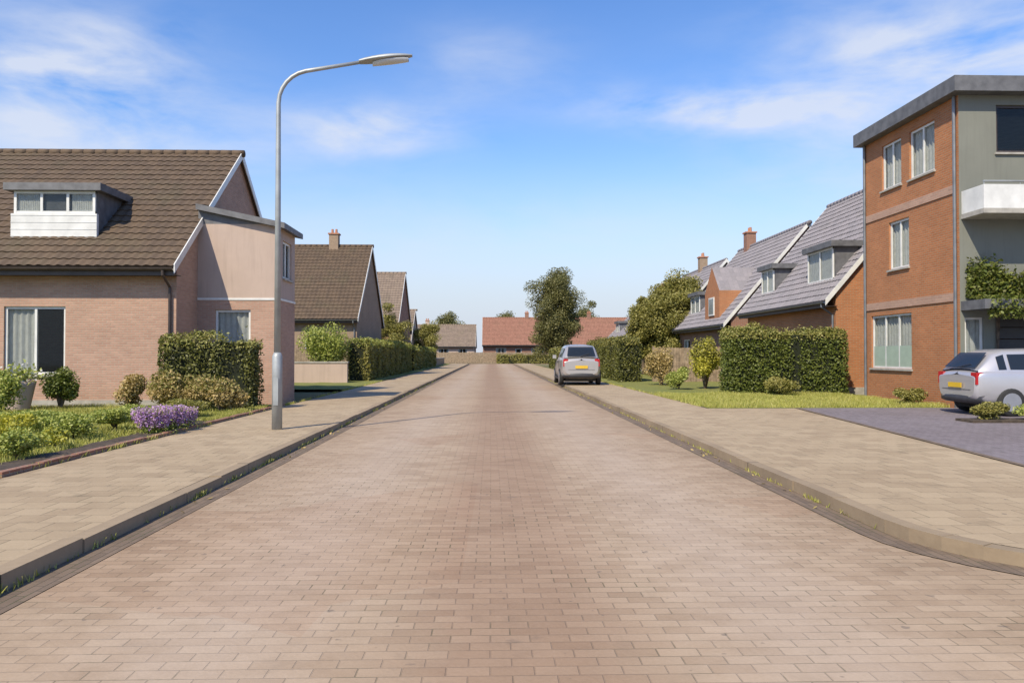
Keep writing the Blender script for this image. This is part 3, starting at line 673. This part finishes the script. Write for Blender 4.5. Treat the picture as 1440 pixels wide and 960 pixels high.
right_house('grey roofed brick house with white dormer, first beyond the tall flat roofed block', 28.2, 38, 12.6, 3.9, 8.7, 8.2, M['brick_orange'], [(6.6, 9.0, 4.3, 5.75), (1.2, 2.8, 4.3, 5.6)], [(4.8, 4.1, .9)])
right_house('grey roofed brick house with gabled brick dormer, in the middle of the right row', 40, 51, 12.4, 3.5, 8.2, 8.0, M['brick_red'], [(1.5, 3.6, 4.0, 5.3)], [(2, 4, .9)], (6.6, 9.4, 6.6))
right_house('grey roofed house farthest along the right row, behind the street tree', 54, 66, 12.4, 3.4, 8.0, 8.0, M['brick_tan'], [(2, 4.5, 3.9, 5.2), (7, 9.5, 3.9, 5.2)], [(6, 4, .9)])
right_house('distant grey roofed house on the right near the junction', 74, 86, 13, 3.3, 7.2, 8.0, M['brick_red'], [(3, 5, 3.7, 4.9)], [(9, 4, .9)])

# --- right: tall flat-roofed block
TB = thing('apartment_block', 'tall flat roofed orange brick block with grey green end wall at the right edge', 'building', (12.2, 20, 0))
mb = MB(); DB, LB, HB = 5.2, 13.0, 8.25
st = [(2.85, 4.0, 6.55, 7.95), (1.1, 2.4, 6.55, 7.95), (2.45, 3.6, 4.05, 5.5), (2.35, 4.75, 1.05, 2.7)]
st = [(DB - b, DB - a, c, d) for a, b, c, d in st]      # the wall runs from the far corner to the near one
wall(mb, (0, DB, 0), (0, -1, 0), DB, 0, HB, st); mb2 = MB()
en = [(1.0, 2.9, 6.75, 8.0), (2.0, 2.8, 5.13, 7.0 - .35), (.12, .62, 1.35, 2.45), (.95, 3.9, .05, 2.5), (5, 7, 3.35, 4.75), (5, 7, 6.5, 8.0)]
wall(mb2, (0.0, 0, 0), (1, 0, 0), LB, 0, HB, en, depth=.16)
wall(mb, (LB, 0, 0), (0, 1, 0), DB, 0, HB, []); wall(mb, (LB, DB, 0), (-1, 0, 0), LB, 0, HB, [])
mb.build('wall', M['brick_orange'], TB); mb2.build('end_wall', M['render_grey'], TB)['label'] = 'grey green rendered end wall'
for i, o in enumerate(st):
    window(TB, (0, DB, 0), (0, -1, 0), o, 3 if o[1] - o[0] > 2 else 2, 1, None, 'full', True, panel=.42 if i == 3 else None)
for i, o in enumerate(en):
    if i == 3: continue
    window(TB, (0, 0, 0), (1, 0, 0), o, 1 if i == 2 else 2, 1, M['dark_wood'] if i in (0, 5) else M['white'], 'full' if i == 2 else 'sides' if i == 4 else 'full' if i == 1 else None, i not in (1, 2))
mb = MB(); a, b, c, d = en[3]
for k in range(8): mb.box(a + .02, b - .02, .13, .165, c + .01 + k * (d - c) / 8, c + (k + 1) * (d - c) / 8 - .012)
gd = mb.build('garage_door', M['plastic'], TB); mb = MB(); mb.tube([(2.25, .10, 1.0), (2.6, .10, 1.0)], .015, 8); mb.build('handle', M['galv'], gd)
mb = MB(); mb.box(-.3, LB + .3, -.35, DB + .08, HB + .003, HB + .40); rf_ = mb.build('roof', M['lead'], TB, bevel=.02)
mb = MB(); mb.box(6, 6.8, 2, 3, HB + .402, HB + 1.1); mb.build('chimney', M['brick_orange'], rf_)
mb = MB(); mb.box(.02, 4.0, -1.0, -.003, 2.62, 2.86); mb.build('canopy', M['lead'], TB, bevel=.01)      # over the garage
mb = MB(); mb.box(.04, 2.9, -.95, -.003, 5.0, 5.12); bal = mb.build('balcony', M['concrete'], TB)
mb = MB(); mb.box(.06, 2.88, -.93, -.89, 5.125, 5.72); mb.box(.06, .10, -.885, -.004, 5.125, 5.72); mb.box(2.84, 2.88, -.885, -.004, 5.125, 5.72); mb.build('balcony_panel', M['white'], bal)
mb = MB(); mb.tube([(.06, -.91, 5.8), (2.88, -.91, 5.8)], .025, 8)
for xx in (.08, 1.0, 1.95, 2.86): mb.tube([(xx, -.91, 5.72), (xx, -.91, 5.8)], .012, 6)
mb.build('handrail', M['galv'], bal)
for yy in (.12, 5.05): mb = MB(); mb.tube([(-.05, yy, HB), (-.05, yy, .1)], .045, 8); mb.build('downpipe', M['zinc'], TB)
for zz in (2.88, 5.72): mb = MB(); mb.box(-.03, -.004, .2, DB - .2, zz, zz + .22); mb.build('storey_band', M['brick_pink'], TB)

# ------------------------------------------------------------------ street lamp
lp = thing('street_lamp', 'tall galvanised street lamp with arm over the road, on the left pavement', 'street lamp', (-3.95, 14.6, K - .006))
mb = MB(); mb.tube([(0, 0, 0), (0, 0, 1.35), (0, 0, 1.42)], [.095, .092, .062], 16); mb.build('base', M['galv'], lp, True)
arc = [(0, 0, 1.42), (0, 0, 4.5), (0, 0, 6.05)] + [(.62 * (1 - math.cos(a)), 0, 6.05 + .62 * math.sin(a)) for a in np.linspace(.25, 1.38, 6)] + [(1.55, 0, 6.84)]
mb = MB(); mb.tube(arc, [.06, .05, .042] + [.038] * 6 + [.032], 14); mb.build('pole', M['galv'], lp, True)
mb = MB(); rows = []
for s_ in np.linspace(0, 1, 9):
    x = 1.5 + .98 * s_; z = 6.83 + .13 * s_; w_ = .155 * (math.sin(math.pi * min(.96, s_ * .86 + .12))) ** .55; h = .085 * (math.sin(math.pi * min(.95, s_ * .8 + .15))) ** .6
    rows.append([(x, w_ * math.cos(a), z + h * math.sin(a) * (1 if math.sin(a) > 0 else .35)) for a in np.linspace(0, 2 * math.pi, 15)])
mb.grid(rows); mb.poly(rows[0][:-1][::-1]); mb.poly(rows[-1][:-1]); hd = mb.build('lamp_head', M['galv'], lp, True)
mb = MB(); rows = []
for s_ in np.linspace(.25, .93, 7):
    x = 1.5 + .98 * s_; z = 6.80 + .13 * s_; w_ = .115 * math.sin(math.pi * (s_ - .22) / .76) ** .5
    rows.append([(x, w_ * math.cos(a), z + .075 * math.sin(a)) for a in np.linspace(math.pi, 2 * math.pi, 9)])
mb.grid(rows); mb.build('lens', M['lens'], hd, True)
mb = MB(); mb.box(-.045, .045, -.102, -.088, .45, .95); mb.build('hatch', M['galv'], lp)

# ------------------------------------------------------------------ cars
def car(label, loc, rz, paint, plate=True):
    """hatchback, nose to +y, 4.1 x 1.74 x 1.5 m, lofted from cross sections"""
    t = thing('car', label, 'car', loc, rz)
    # station: y, floor z, belt z, half width at the sill, half width at the belt
    st_ = [(-2.02, .40, .86, .70, .72), (-1.96, .30, .96, .79, .79), (-1.7, .22, 1.0, .85, .83), (-1.0, .20, .99, .87, .85), (0, .20, .96, .87, .85), (.85, .20, .95, .87, .84), (1.25, .21, .90, .86, .80), (1.75, .24, .78, .82, .74), (1.98, .32, .66, .74, .64), (2.06, .40, .56, .62, .56)]
    rows = []
    for (y, zf, zb, ws, wb_) in st_:
        half = [(0, zf), (ws * .8, zf), (ws * .97, zf + .08), (ws, (zf + zb) * .48), (ws * 1.0, (zf + zb) * .6), (wb_, zb - .02), (wb_ * .93, zb + .01), (wb_ * .5, zb + .045), (0, zb + .055)]
        rows.append([(-p[0], y, p[1]) for p in half][::-1] + [(p[0], y, p[1]) for p in half[1:]])
    mb = MB(); mb.grid(rows); mb.poly(rows[0][::-1]); mb.poly(rows[-1]); body = mb.build('body', paint, t, True)
    sub = body.modifiers.new('sub', 'SUBSURF'); sub.levels = 1; sub.render_levels = 2
    # cabin
    cs = [(-1.93, .96, .72, 1.02, .71), (-1.55, .98, .79, 1.40, .60), (-1.3, .98, .81, 1.47, .60), (-.2, .97, .82, 1.50, .61), (.35, .95, .81, 1.45, .59), (1.2, .93, .74, .98, .72)]
    rows = []
    for (y, zb, wb_, zr, wr) in cs:
        half = [(wb_, zb), (wb_ * .99, zb + (zr - zb) * .06), (wr + (wb_ - wr) * .18, zb + (zr - zb) * .84), (wr * .92, zr - .015), (wr * .5, zr + .02), (0, zr + .025)]
        rows.append([(-p[0], y, p[1]) for p in half] + [(p[0], y, p[1]) for p in half[::-1][1:]])
    mb = MB(); mb.grid(rows); cb = mb.build('cabin', paint, t, True)
    def pt(i, f, s_, off=.012):     # point on the cabin side between belt and roof at station i
        y, zb, wb_, zr, wr = cs[i]; lo, hi = (wb_ * .99, zb + (zr - zb) * .06), (wr + (wb_ - wr) * .18, zb + (zr - zb) * .84)
        return Vector((s_ * (lo[0] + (hi[0] - lo[0]) * f + off), y, lo[1] + (hi[1] - lo[1]) * f))
    for s_ in (-1, 1):
        for (i, j) in ((1, 2), (2, 3), (3, 4)):
            a, b = pt(i, .08, s_), pt(j, .08, s_); c, d = pt(j, .96, s_), pt(i, .96, s_); e = (b - a).normalized() * .04
            mb = MB(); mb.poly([a + e, b - e, c - e, d + e] if s_ > 0 else [d + e, c - e, b - e, a + e]); mb.build('side_window', M['car_glass'], t)
        i = 4; a = pt(4, .08, s_); b = pt(5, .3, s_); c = pt(4, .92, s_); mb = MB(); mb.poly([a + Vector((0, .05, 0)), b + Vector((0, -.3, .05)), c + Vector((0, .05, 0))][::s_]); mb.build('side_window', M['car_glass'], t)
    mb = MB(); mb.poly([(-.6, -1.95, 1.08), (.6, -1.95, 1.08), (.52, -1.62, 1.42), (-.52, -1.62, 1.42)]); mb.build('rear_window', M['car_glass'], t)
    mb = MB(); mb.poly([(.66, 1.15, 1.03), (-.66, 1.15, 1.03), (-.54, .44, 1.42), (.54, .44, 1.42)]); mb.build('windscreen', M['car_glass'], t)
    for y_, nm in ((-2.06, 'bumper'), (2.02, 'bumper')):
        mb = MB(); rr = []
        for xx in np.linspace(-.80, .80, 9):
            k = (xx / .80) ** 2 * .16 * (1 if y_ < 0 else -1); rr.append([(xx, y_ + k + a_, z_) for a_, z_ in ((0.08, .27), (-.02 if y_ < 0 else .06, .31), (-.02 if y_ < 0 else .06, .43), (.08, .46))])
        mb.grid(rr); mb.build(nm, M['plastic'], t, True)
    for s_ in (-1, 1):
        mb = MB(); mb.box(min(s_ * .56, s_ * .765), max(s_ * .56, s_ * .765), -2.01, -1.84, .70, .97); mb.build('tail_light', M['tail'], t, bevel=.03)
        mb = MB(); mb.box(min(s_ * .46, s_ * .70), max(s_ * .46, s_ * .70), 1.80, 2.03, .56, .70); mb.build('headlight', M['lens'], t, bevel=.04)
        mb = MB(); mb.box(min(s_ * .84, s_ * 1.0), max(s_ * .84, s_ * 1.0), .72, .82, .98, 1.12); mb.build('wing_mirror', paint, t, bevel=.03)
        for y_ in (-1.28, 1.28):
            x0 = s_ * .70; x1 = s_ * .885
            mb = MB(); mb.tube([(x0, y_, .31), (x0 + s_ * .03, y_, .31), (x1 - s_ * .02, y_, .31), (x1, y_, .31)], [.28, .31, .31, .28], 24); wh = mb.build('wheel', M['black'], t, True)
            mb = MB(); mb.tube([(x1 - s_ * .01, y_, .31), (x1 + s_ * .006, y_, .31)], [.215, .205], 20)
            ri = mb.build('rim', M['alloy'], wh)
        mb = MB(); mb.box(min(s_ * .87, s_ * .89), max(s_ * .87, s_ * .89), -.35, -.17, .83, .86); mb.build('door_handle', M['plastic'], t)
    for s_ in (-1, 1):
        for y_ in (-.86, .12, .92):
            mb = MB(); mb.box(min(s_ * .850, s_ * .872), max(s_ * .850, s_ * .872), y_ - .006, y_ + .006, .34, .93); mb.build('panel_gap', M['black'], t)
        mb = MB(); mb.box(min(s_ * .84, s_ * .885), max(s_ * .84, s_ * .885), -.95, .95, .22, .30); mb.build('side_skirt', M['plastic'], t)
    mb = MB(); mb.box(-.56, .56, -2.03, -2.02, .575, .583); mb.build('panel_gap', M['black'], t)
    if plate:
        mb = MB(); mb.box(-.26, .26, -2.062, -2.048, .62, .73); mb.build('number_plate', M['plate'], t)
    mb = MB(); mb.box(-.66, .66, -1.6, 1.7, .14, .24); mb.build('underbody', M['black'], t)
    mb = MB(); mb.tube([(-.02, -1.97, 1.08), (.36, -1.9, 1.16)], .009, 6); mb.build('wiper', M['plastic'], t)
    return t
far_car = car('tall light grey car parked at the right kerb far down the street', (4.0, 36.4, .105), 0, M['car_grey']); far_car.scale = (1.05, 1.0, 1.2)
car('silver hatchback parked on the driveway before the dark garage door', (12.85, 17.9, K), R(-91), M['car_silver'])

# ------------------------------------------------------------------ garden walls, fences, pots
def brick_wall(label, x0, x1, y0, y1, h, mat, cat='garden wall'):
    t = thing('garden_wall', label, cat, ((x0 + x1) / 2, (y0 + y1) / 2, 0)); a, b = (x1 - x0) / 2, (y1 - y0) / 2
    mb = MB(); mb.box(-a, a, -b, b, 0, h); mb.build('wall', mat, t); mb = MB(); mb.box(-a - .04, a + .04, -b - .04, b + .04, h + .002, h + .07); mb.build('coping', M['concrete'], t, bevel=.01); return t
brick_wall('low pale rendered garden wall behind the lamp post on the left', -9.7, -7.0, 38.4, 38.65, 1.05, M['render_pale'])
brick_wall('low tan brick garden wall on the left just before the junction', -6.8, -6.5, 93, 110, .9, M['brick_tan'])
def board_fence(label, x0, y0, x1, y1, h, mat):
    d = Vector((x1 - x0, y1 - y0, 0)); Lf = d.length; t = thing('fence', label, 'fence', (x0, y0, 0), math.atan2(d.y, d.x))
    mb = MB(); x = 0
    while x < Lf: mb.box(x, x + .135, -.012, .012, .05, h + random.uniform(-.012, .012)); x += .145
    mb.build('boards', mat, t); x = 0
    while x <= Lf + .01:
        mb = MB(); mb.box(x - .05, x + .05, .014, .11, 0, h + .08); mb.build('post', mat, t); x += Lf / max(1, round(Lf / 1.9))
    return t
board_fence('brown wooden board fence across the far end before the red bungalow', -9, 118.6, 20, 118.6, 1.7, M['fence_wood'])
board_fence('brown board fence on the left behind the tall street hedge', -20.5, 45.5, -7.9, 45.5, 1.8, M['fence_wood'])
board_fence('weathered board fence between gardens beyond the yellow green shrub on the right', 8.2, 39.2, 12.2, 39.2, 1.8, M['fence_wood'])
pot = thing('planter', 'pale concrete planter pot standing before the near left house window', 'planter', (-11.45, 19.3, .1))
mb = MB(); mb.tube([(0, 0, 0), (0, 0, .05), (0, 0, .62), (0, 0, .70), (0, 0, .72)], [.24, .25, .36, .38, .34], 24); mb.build('pot', M['render_pale'], pot, True)
P_ = rng.normal(size=(700, 3)) * (.2, .2, .13) + (0, 0, .86); leaf_mesh('foliage', leaf_arrays(P_, .05), [M['lf_light'], M['fl_pink']], (rng.random(700) < .2).astype(np.int32), pot)

# ------------------------------------------------------------------ hedges
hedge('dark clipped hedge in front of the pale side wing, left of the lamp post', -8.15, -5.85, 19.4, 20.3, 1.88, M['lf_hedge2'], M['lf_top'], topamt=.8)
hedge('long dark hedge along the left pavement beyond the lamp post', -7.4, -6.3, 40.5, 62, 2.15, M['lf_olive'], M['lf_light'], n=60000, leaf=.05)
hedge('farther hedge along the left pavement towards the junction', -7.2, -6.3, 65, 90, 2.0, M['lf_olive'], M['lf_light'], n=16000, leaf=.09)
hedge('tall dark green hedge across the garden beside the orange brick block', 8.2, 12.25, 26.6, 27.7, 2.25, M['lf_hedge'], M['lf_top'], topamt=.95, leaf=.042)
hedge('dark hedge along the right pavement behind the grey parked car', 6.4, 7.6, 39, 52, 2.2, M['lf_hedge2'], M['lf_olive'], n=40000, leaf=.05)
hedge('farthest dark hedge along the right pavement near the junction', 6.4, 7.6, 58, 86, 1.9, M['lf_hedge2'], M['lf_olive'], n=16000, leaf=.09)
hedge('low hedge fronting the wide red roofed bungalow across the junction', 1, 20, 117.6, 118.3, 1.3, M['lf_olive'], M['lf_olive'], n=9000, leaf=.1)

# ------------------------------------------------------------------ shrubs and plants
shrub('yellow_shrub', 'bright yellow leaved shrub at the lower left edge by the pavement', 'shrub', -7.35, 12.1, .75, .55, M['lf_yellow'], 2600, .035, z0=.14)
shrub('light_shrub', 'light green rounded shrub right of the yellow shrub in the flower bed', 'shrub', -6.65, 12.7, .9, .5, M['lf_light'], 2200, .032, z0=.14)
shrub('light_shrub', 'pale lime groundcover shrub at the back of the bed by the lawn', 'shrub', -7.9, 13.6, 1.1, .5, M['lf_light'], 3000, .035, z0=.12)
shrub('light_shrub', 'small light green tuft between the lime shrub and the lavender', 'shrub', -6.6, 14.0, .9, .45, M['lf_light'], 2600, .032, z0=.14)
shrub('green_shrub', 'light green shrub low at the near end of the flower bed', 'shrub', -6.2, 10.4, .7, .42, M['lf_light'], 2000, .03, z0=.14)
shrub('green_shrub', 'broad light green shrub beneath the near house window at the left edge', 'shrub', -10.7, 17.2, 1.2, 1.15, M['lf_light'], 3600, .05, z0=.1)
shrub('green_shrub', 'dark green rounded shrub against the pink wall, right of the planter', 'shrub', -10.65, 19.7, .85, 1.2, M['lf_hedge'], 3200, .045, z0=.1)
shrub('dry_shrub', 'brownish ornamental shrub against the pink wall near the house corner', 'shrub', -8.9, 19.7, .9, .95, M['lf_brown'], 2600, .05, z0=.1)
shrub('dry_shrub', 'low tan shrub in front of the dark clipped hedge', 'shrub', -7.4, 18.6, 1.7, 1.05, M['lf_brown'], 5200, .045, dep=.8, z0=.1, mat2=M['lf_olive'], f2=.5)
shrub('dry_shrub', 'low tan shrub nearest the lamp post, before the hedge end', 'shrub', -6.3, 18.5, 1.2, .95, M['lf_brown'], 4200, .045, dep=.8, z0=.1, mat2=M['lf_olive'], f2=.5)
shrub('green_shrub', 'mid green low shrub on the lawn behind the lavender', 'shrub', -6.4, 16.8, 1.2, .5, M['lf_olive'], 2600, .04, z0=.1)
shrub('light_shrub', 'wide lime groundcover mat at the far left of the lawn', 'shrub', -9.0, 14.2, 1.5, .42, M['lf_light'], 4200, .035, z0=.1)
shrub('yellow_shrub', 'small yellow green tuft at the front corner of the bed by the brick edging', 'shrub', -6.35, 11.6, .6, .34, M['lf_yellow'], 1900, .03, z0=.14, mat2=M['lf_light'], f2=.5)
shrub('light_shrub', 'light green tuft left of the lavender on the lawn edge', 'shrub', -7.1, 15.6, .9, .42, M['lf_light'], 2600, .034, z0=.1)
# lavender: tufts of thin stems under purple spikes
def lavender(label, x, y, s):
    t = thing('lavender', label, 'flowers', (x, y, .14)); n = 620
    a = rng.random(n) * 6.28; r_ = rng.random(n) ** .5 * .16 * s; tilt = rng.uniform(.3, 1.0, n)
    base = np.c_[np.cos(a) * r_, np.sin(a) * r_, np.zeros(n)]; h = rng.uniform(.26, .44, n) * s
    tip = base + np.c_[np.cos(a) * tilt * .42 * h, np.sin(a) * tilt * .42 * h, h]
    wv = np.array([.003, 0, 0]); V = np.stack([base - wv, base + wv, tip + wv, tip - wv], 1).reshape(-1, 3)
    low = rng.normal(size=(900, 3)) * (.17 * s, .17 * s, .06) + (0, 0, .08); low[:, 2] = np.abs(low[:, 2])
    leaf_mesh('stems', np.concatenate([V, leaf_arrays(low, .022, .5, .3)]), [M['lf_light']], None, t)
    Fp = np.concatenate([tip + rng.normal(0, .012, (n, 3)) - np.array([0, 0, k * .026]) for k in range(8)]); leaf_mesh('flowers', leaf_arrays(Fp, .02 * s, .2, .7), [M['fl_purple']], None, t); return t
for lab, x, y, s in (('largest purple lavender clump, at the near end of the row', -5.85, 13.7, 1.0),
                     ('purple lavender clump in the middle of the row', -5.8, 14.35, .95), ('smaller lavender clump at the far end of the row', -5.8, 14.95, .8)): lavender(lab, x, y, s)
shrub('olive_shrub', 'tall light olive shrub behind the low pale garden wall, right of the lamp post', 'shrub', -8.6, 39.9, 2.8, 3.1, M['lf_light'], 7500, .075, z0=.1)
shrub('yellow_shrub', 'yellow green shrub left of the tall dark hedge on the right', 'shrub', 8.55, 31.0, 1.5, 2.3, M['lf_yellow'], 4200, .06, z0=.1, mat2=M['lf_olive'], f2=.6)
shrub('olive_shrub', 'tall olive shrub rising behind the dark hedge by the block', 'shrub', 10.2, 30.0, 2.4, 2.9, M['lf_olive'], 6000, .065, z0=.1)
shrub('green_shrub', 'small green shrub on the right lawn by the pavement', 'shrub', 7.4, 30.6, 1.1, .9, M['lf_light'], 2600, .05, z0=.1)
shrub('dry_shrub', 'brown leaved shrub left of the yellow green shrub on the right', 'shrub', 7.6, 34.6, 1.5, 1.7, M['lf_brown'], 3400, .06, z0=.1)
shrub('green_shrub', 'low olive shrub at the front of the tall hedge on the right', 'shrub', 9.6, 25.9, 1.3, .7, M['lf_olive'], 2600, .045, z0=.1)
shrub('green_shrub', 'low shrub beside the driveway under the orange brick wall', 'shrub', 11.5, 21.2, .8, .6, M['lf_olive'], 1900, .04, z0=.1)
shrub('green_shrub', 'low olive shrub in the planting strip on the driveway before the silver car', 'shrub', 10.2, 15.8, .95, .42, M['lf_olive'], 2600, .035, dep=.5, z0=.13)
shrub('green_shrub', 'light green tuft at the right end of the driveway planting strip', 'shrub', 11.15, 15.8, .8, .36, M['lf_light'], 1900, .03, dep=.5, z0=.13)

# ------------------------------------------------------------------ trees
tree('narrow tree standing right of the road end before the red roofed bungalow', 7.6, 90, 10.8, 5.4, 1.2, M['lf_tree'], 30000, .14, 22, narrow=.75)
tree('street tree in the right front gardens left of the grey roofs', 12.5, 52.6, 6.7, 3.7, 1.2, M['lf_olive'], 24000, .11, 20)
tree('small tree just left of the bigger street tree on the right', 10.5, 53.6, 4.8, 2.5, 1.0, M['lf_olive'], 18000, .11, 16)
tree('small bushy tree before the third left house', -7.9, 63.5, 4.6, 3.2, 1.2, M['lf_olive'], 7000, .1, 7)
tree('young tree before the last pale house on the left', -7.6, 92, 5.0, 3.4, 1.6, M['lf_olive'], 6000, .12, 7)
for i, (x, y, h) in enumerate(((-10, 190, 14), (4, 205, 15), (22, 185, 14.5), (38, 200, 16), (-34, 200, 15), (58, 195, 15), (80, 190, 16), (-62, 190, 15), (-85, 200, 16))):
    tree(['rounded distant tree left above the taupe roof', 'far tree top showing above the left half of the red roof', 'distant tree above the right end of the red roof', 'distant tree behind the dull red bungalow', 'distant tree hidden mostly by the left houses',
          'distant tree behind the right row of houses', 'distant tree far out behind the right houses', 'distant tree far out behind the left houses', 'outermost distant tree behind the left houses'][i], x, y, h * .8, h * .55, h * .16, M['lf_tree'], 9000, .26, 9, 'distant trees beyond the street end')

# ------------------------------------------------------------------ grass blades
def grass(name, x0, x1, y0, y1, n, h, z=.1, jit=None):
    P = np.c_[rng.uniform(x0, x1, n), rng.uniform(y0, y1, n), np.full(n, z)]
    if name == 'weeds':
        c = rng.uniform(y0, y1, 70); P[:, 1] = np.where(rng.random(n) < .85, c[rng.integers(0, 70, n)] + rng.normal(0, .12, n), P[:, 1])
    else:
        keep = .5 + .5 * np.sin(P[:, 0] * 2.3 + np.sin(P[:, 1] * 1.7) * 2) * np.sin(P[:, 1] * 1.9 + 1); h = h * (.6 + .7 * keep)
    a = rng.random(n) * 6.28; hh = h * rng.uniform(.5, 1.4, n); wv = np.c_[np.cos(a), np.sin(a), np.zeros(n)] * .006
    ln = rng.normal(0, .35, (n, 2)) * hh[:, None]; T = P + np.c_[ln, hh]
    V = np.stack([P - wv, P + wv, T + wv * .25, T - wv * .25], 1).reshape(-1, 3); o = leaf_mesh(name, V, [M['lf_grass']]); o['kind'] = 'stuff'; return o
grass('grass', -14, -6.0, 9.2, 20.7, 110000, .085)
grass('grass', -6.0, -5.64, 16.0, 20.7, 9000, .085)
grass('grass', 5.66, 12, 20.1, 27, 45000, .085)

grass('weeds', -3.10, -3.02, 3, 45, 2600, .045, .004)
grass('weeds', 3.27, 3.33, 6.6, 45, 900, .035, .004)
grass('weeds', -5.56, -5.48, 5, 40, 2600, .06, .1)
grass('weeds', 5.5, 5.6, 20, 40, 1600, .06, .1)
cl = thing('climbing_plant', 'dark green climbing plant on the grey green end wall above the garage', 'climber', (12.45, 19.9, .1))
n = 34000; px_ = rng.random(n) * 4.4 - .1; pz_ = 2.55 + np.abs(rng.normal(0, .55, n)); keep = (pz_ < 3.35 + .8 * (.5 + .5 * np.sin(px_ * 3.1 + 1) * np.sin(px_ * 1.3)) + rng.normal(0, .12, n))
P_ = np.c_[px_, -np.abs(rng.normal(0, .12, n)) - np.where(pz_ < 2.85, .9 * rng.random(n) ** .5, .0) + .08, pz_][keep]; P_[:, 2] -= np.where(P_[:, 1] < -.75, .3 * rng.random(len(P_)), 0)
leaf_mesh('foliage', leaf_arrays(P_, .05, .3), [M['lf_hedge'], M['lf_hedge2']], (rng.random(len(P_)) < .25).astype(np.int32), cl)
mb = MB()
for k in range(5): mb.tube([(.68 + .01 * k, .06, 0), (.68 + .01 * k, .05, 1.4), (.69 + .02 * k, .05, 2.5), (.4 + .75 * k, .05, 3.2 + .1 * k)], [.016, .014, .012, .005], 6)
mb.build('stem', M['bark'], cl)
n = 180; side = rng.random(n) < .5; P_ = np.c_[np.where(side, rng.normal(-2.95, .07, n), rng.normal(3.2, .07, n)), rng.uniform(7, 40, n), np.full(n, .016)]
lt = leaf_mesh('leaf_litter', leaf_arrays(P_, .028, 2.5, .6), [M['lf_brown']]); lt['kind'] = 'stuff'
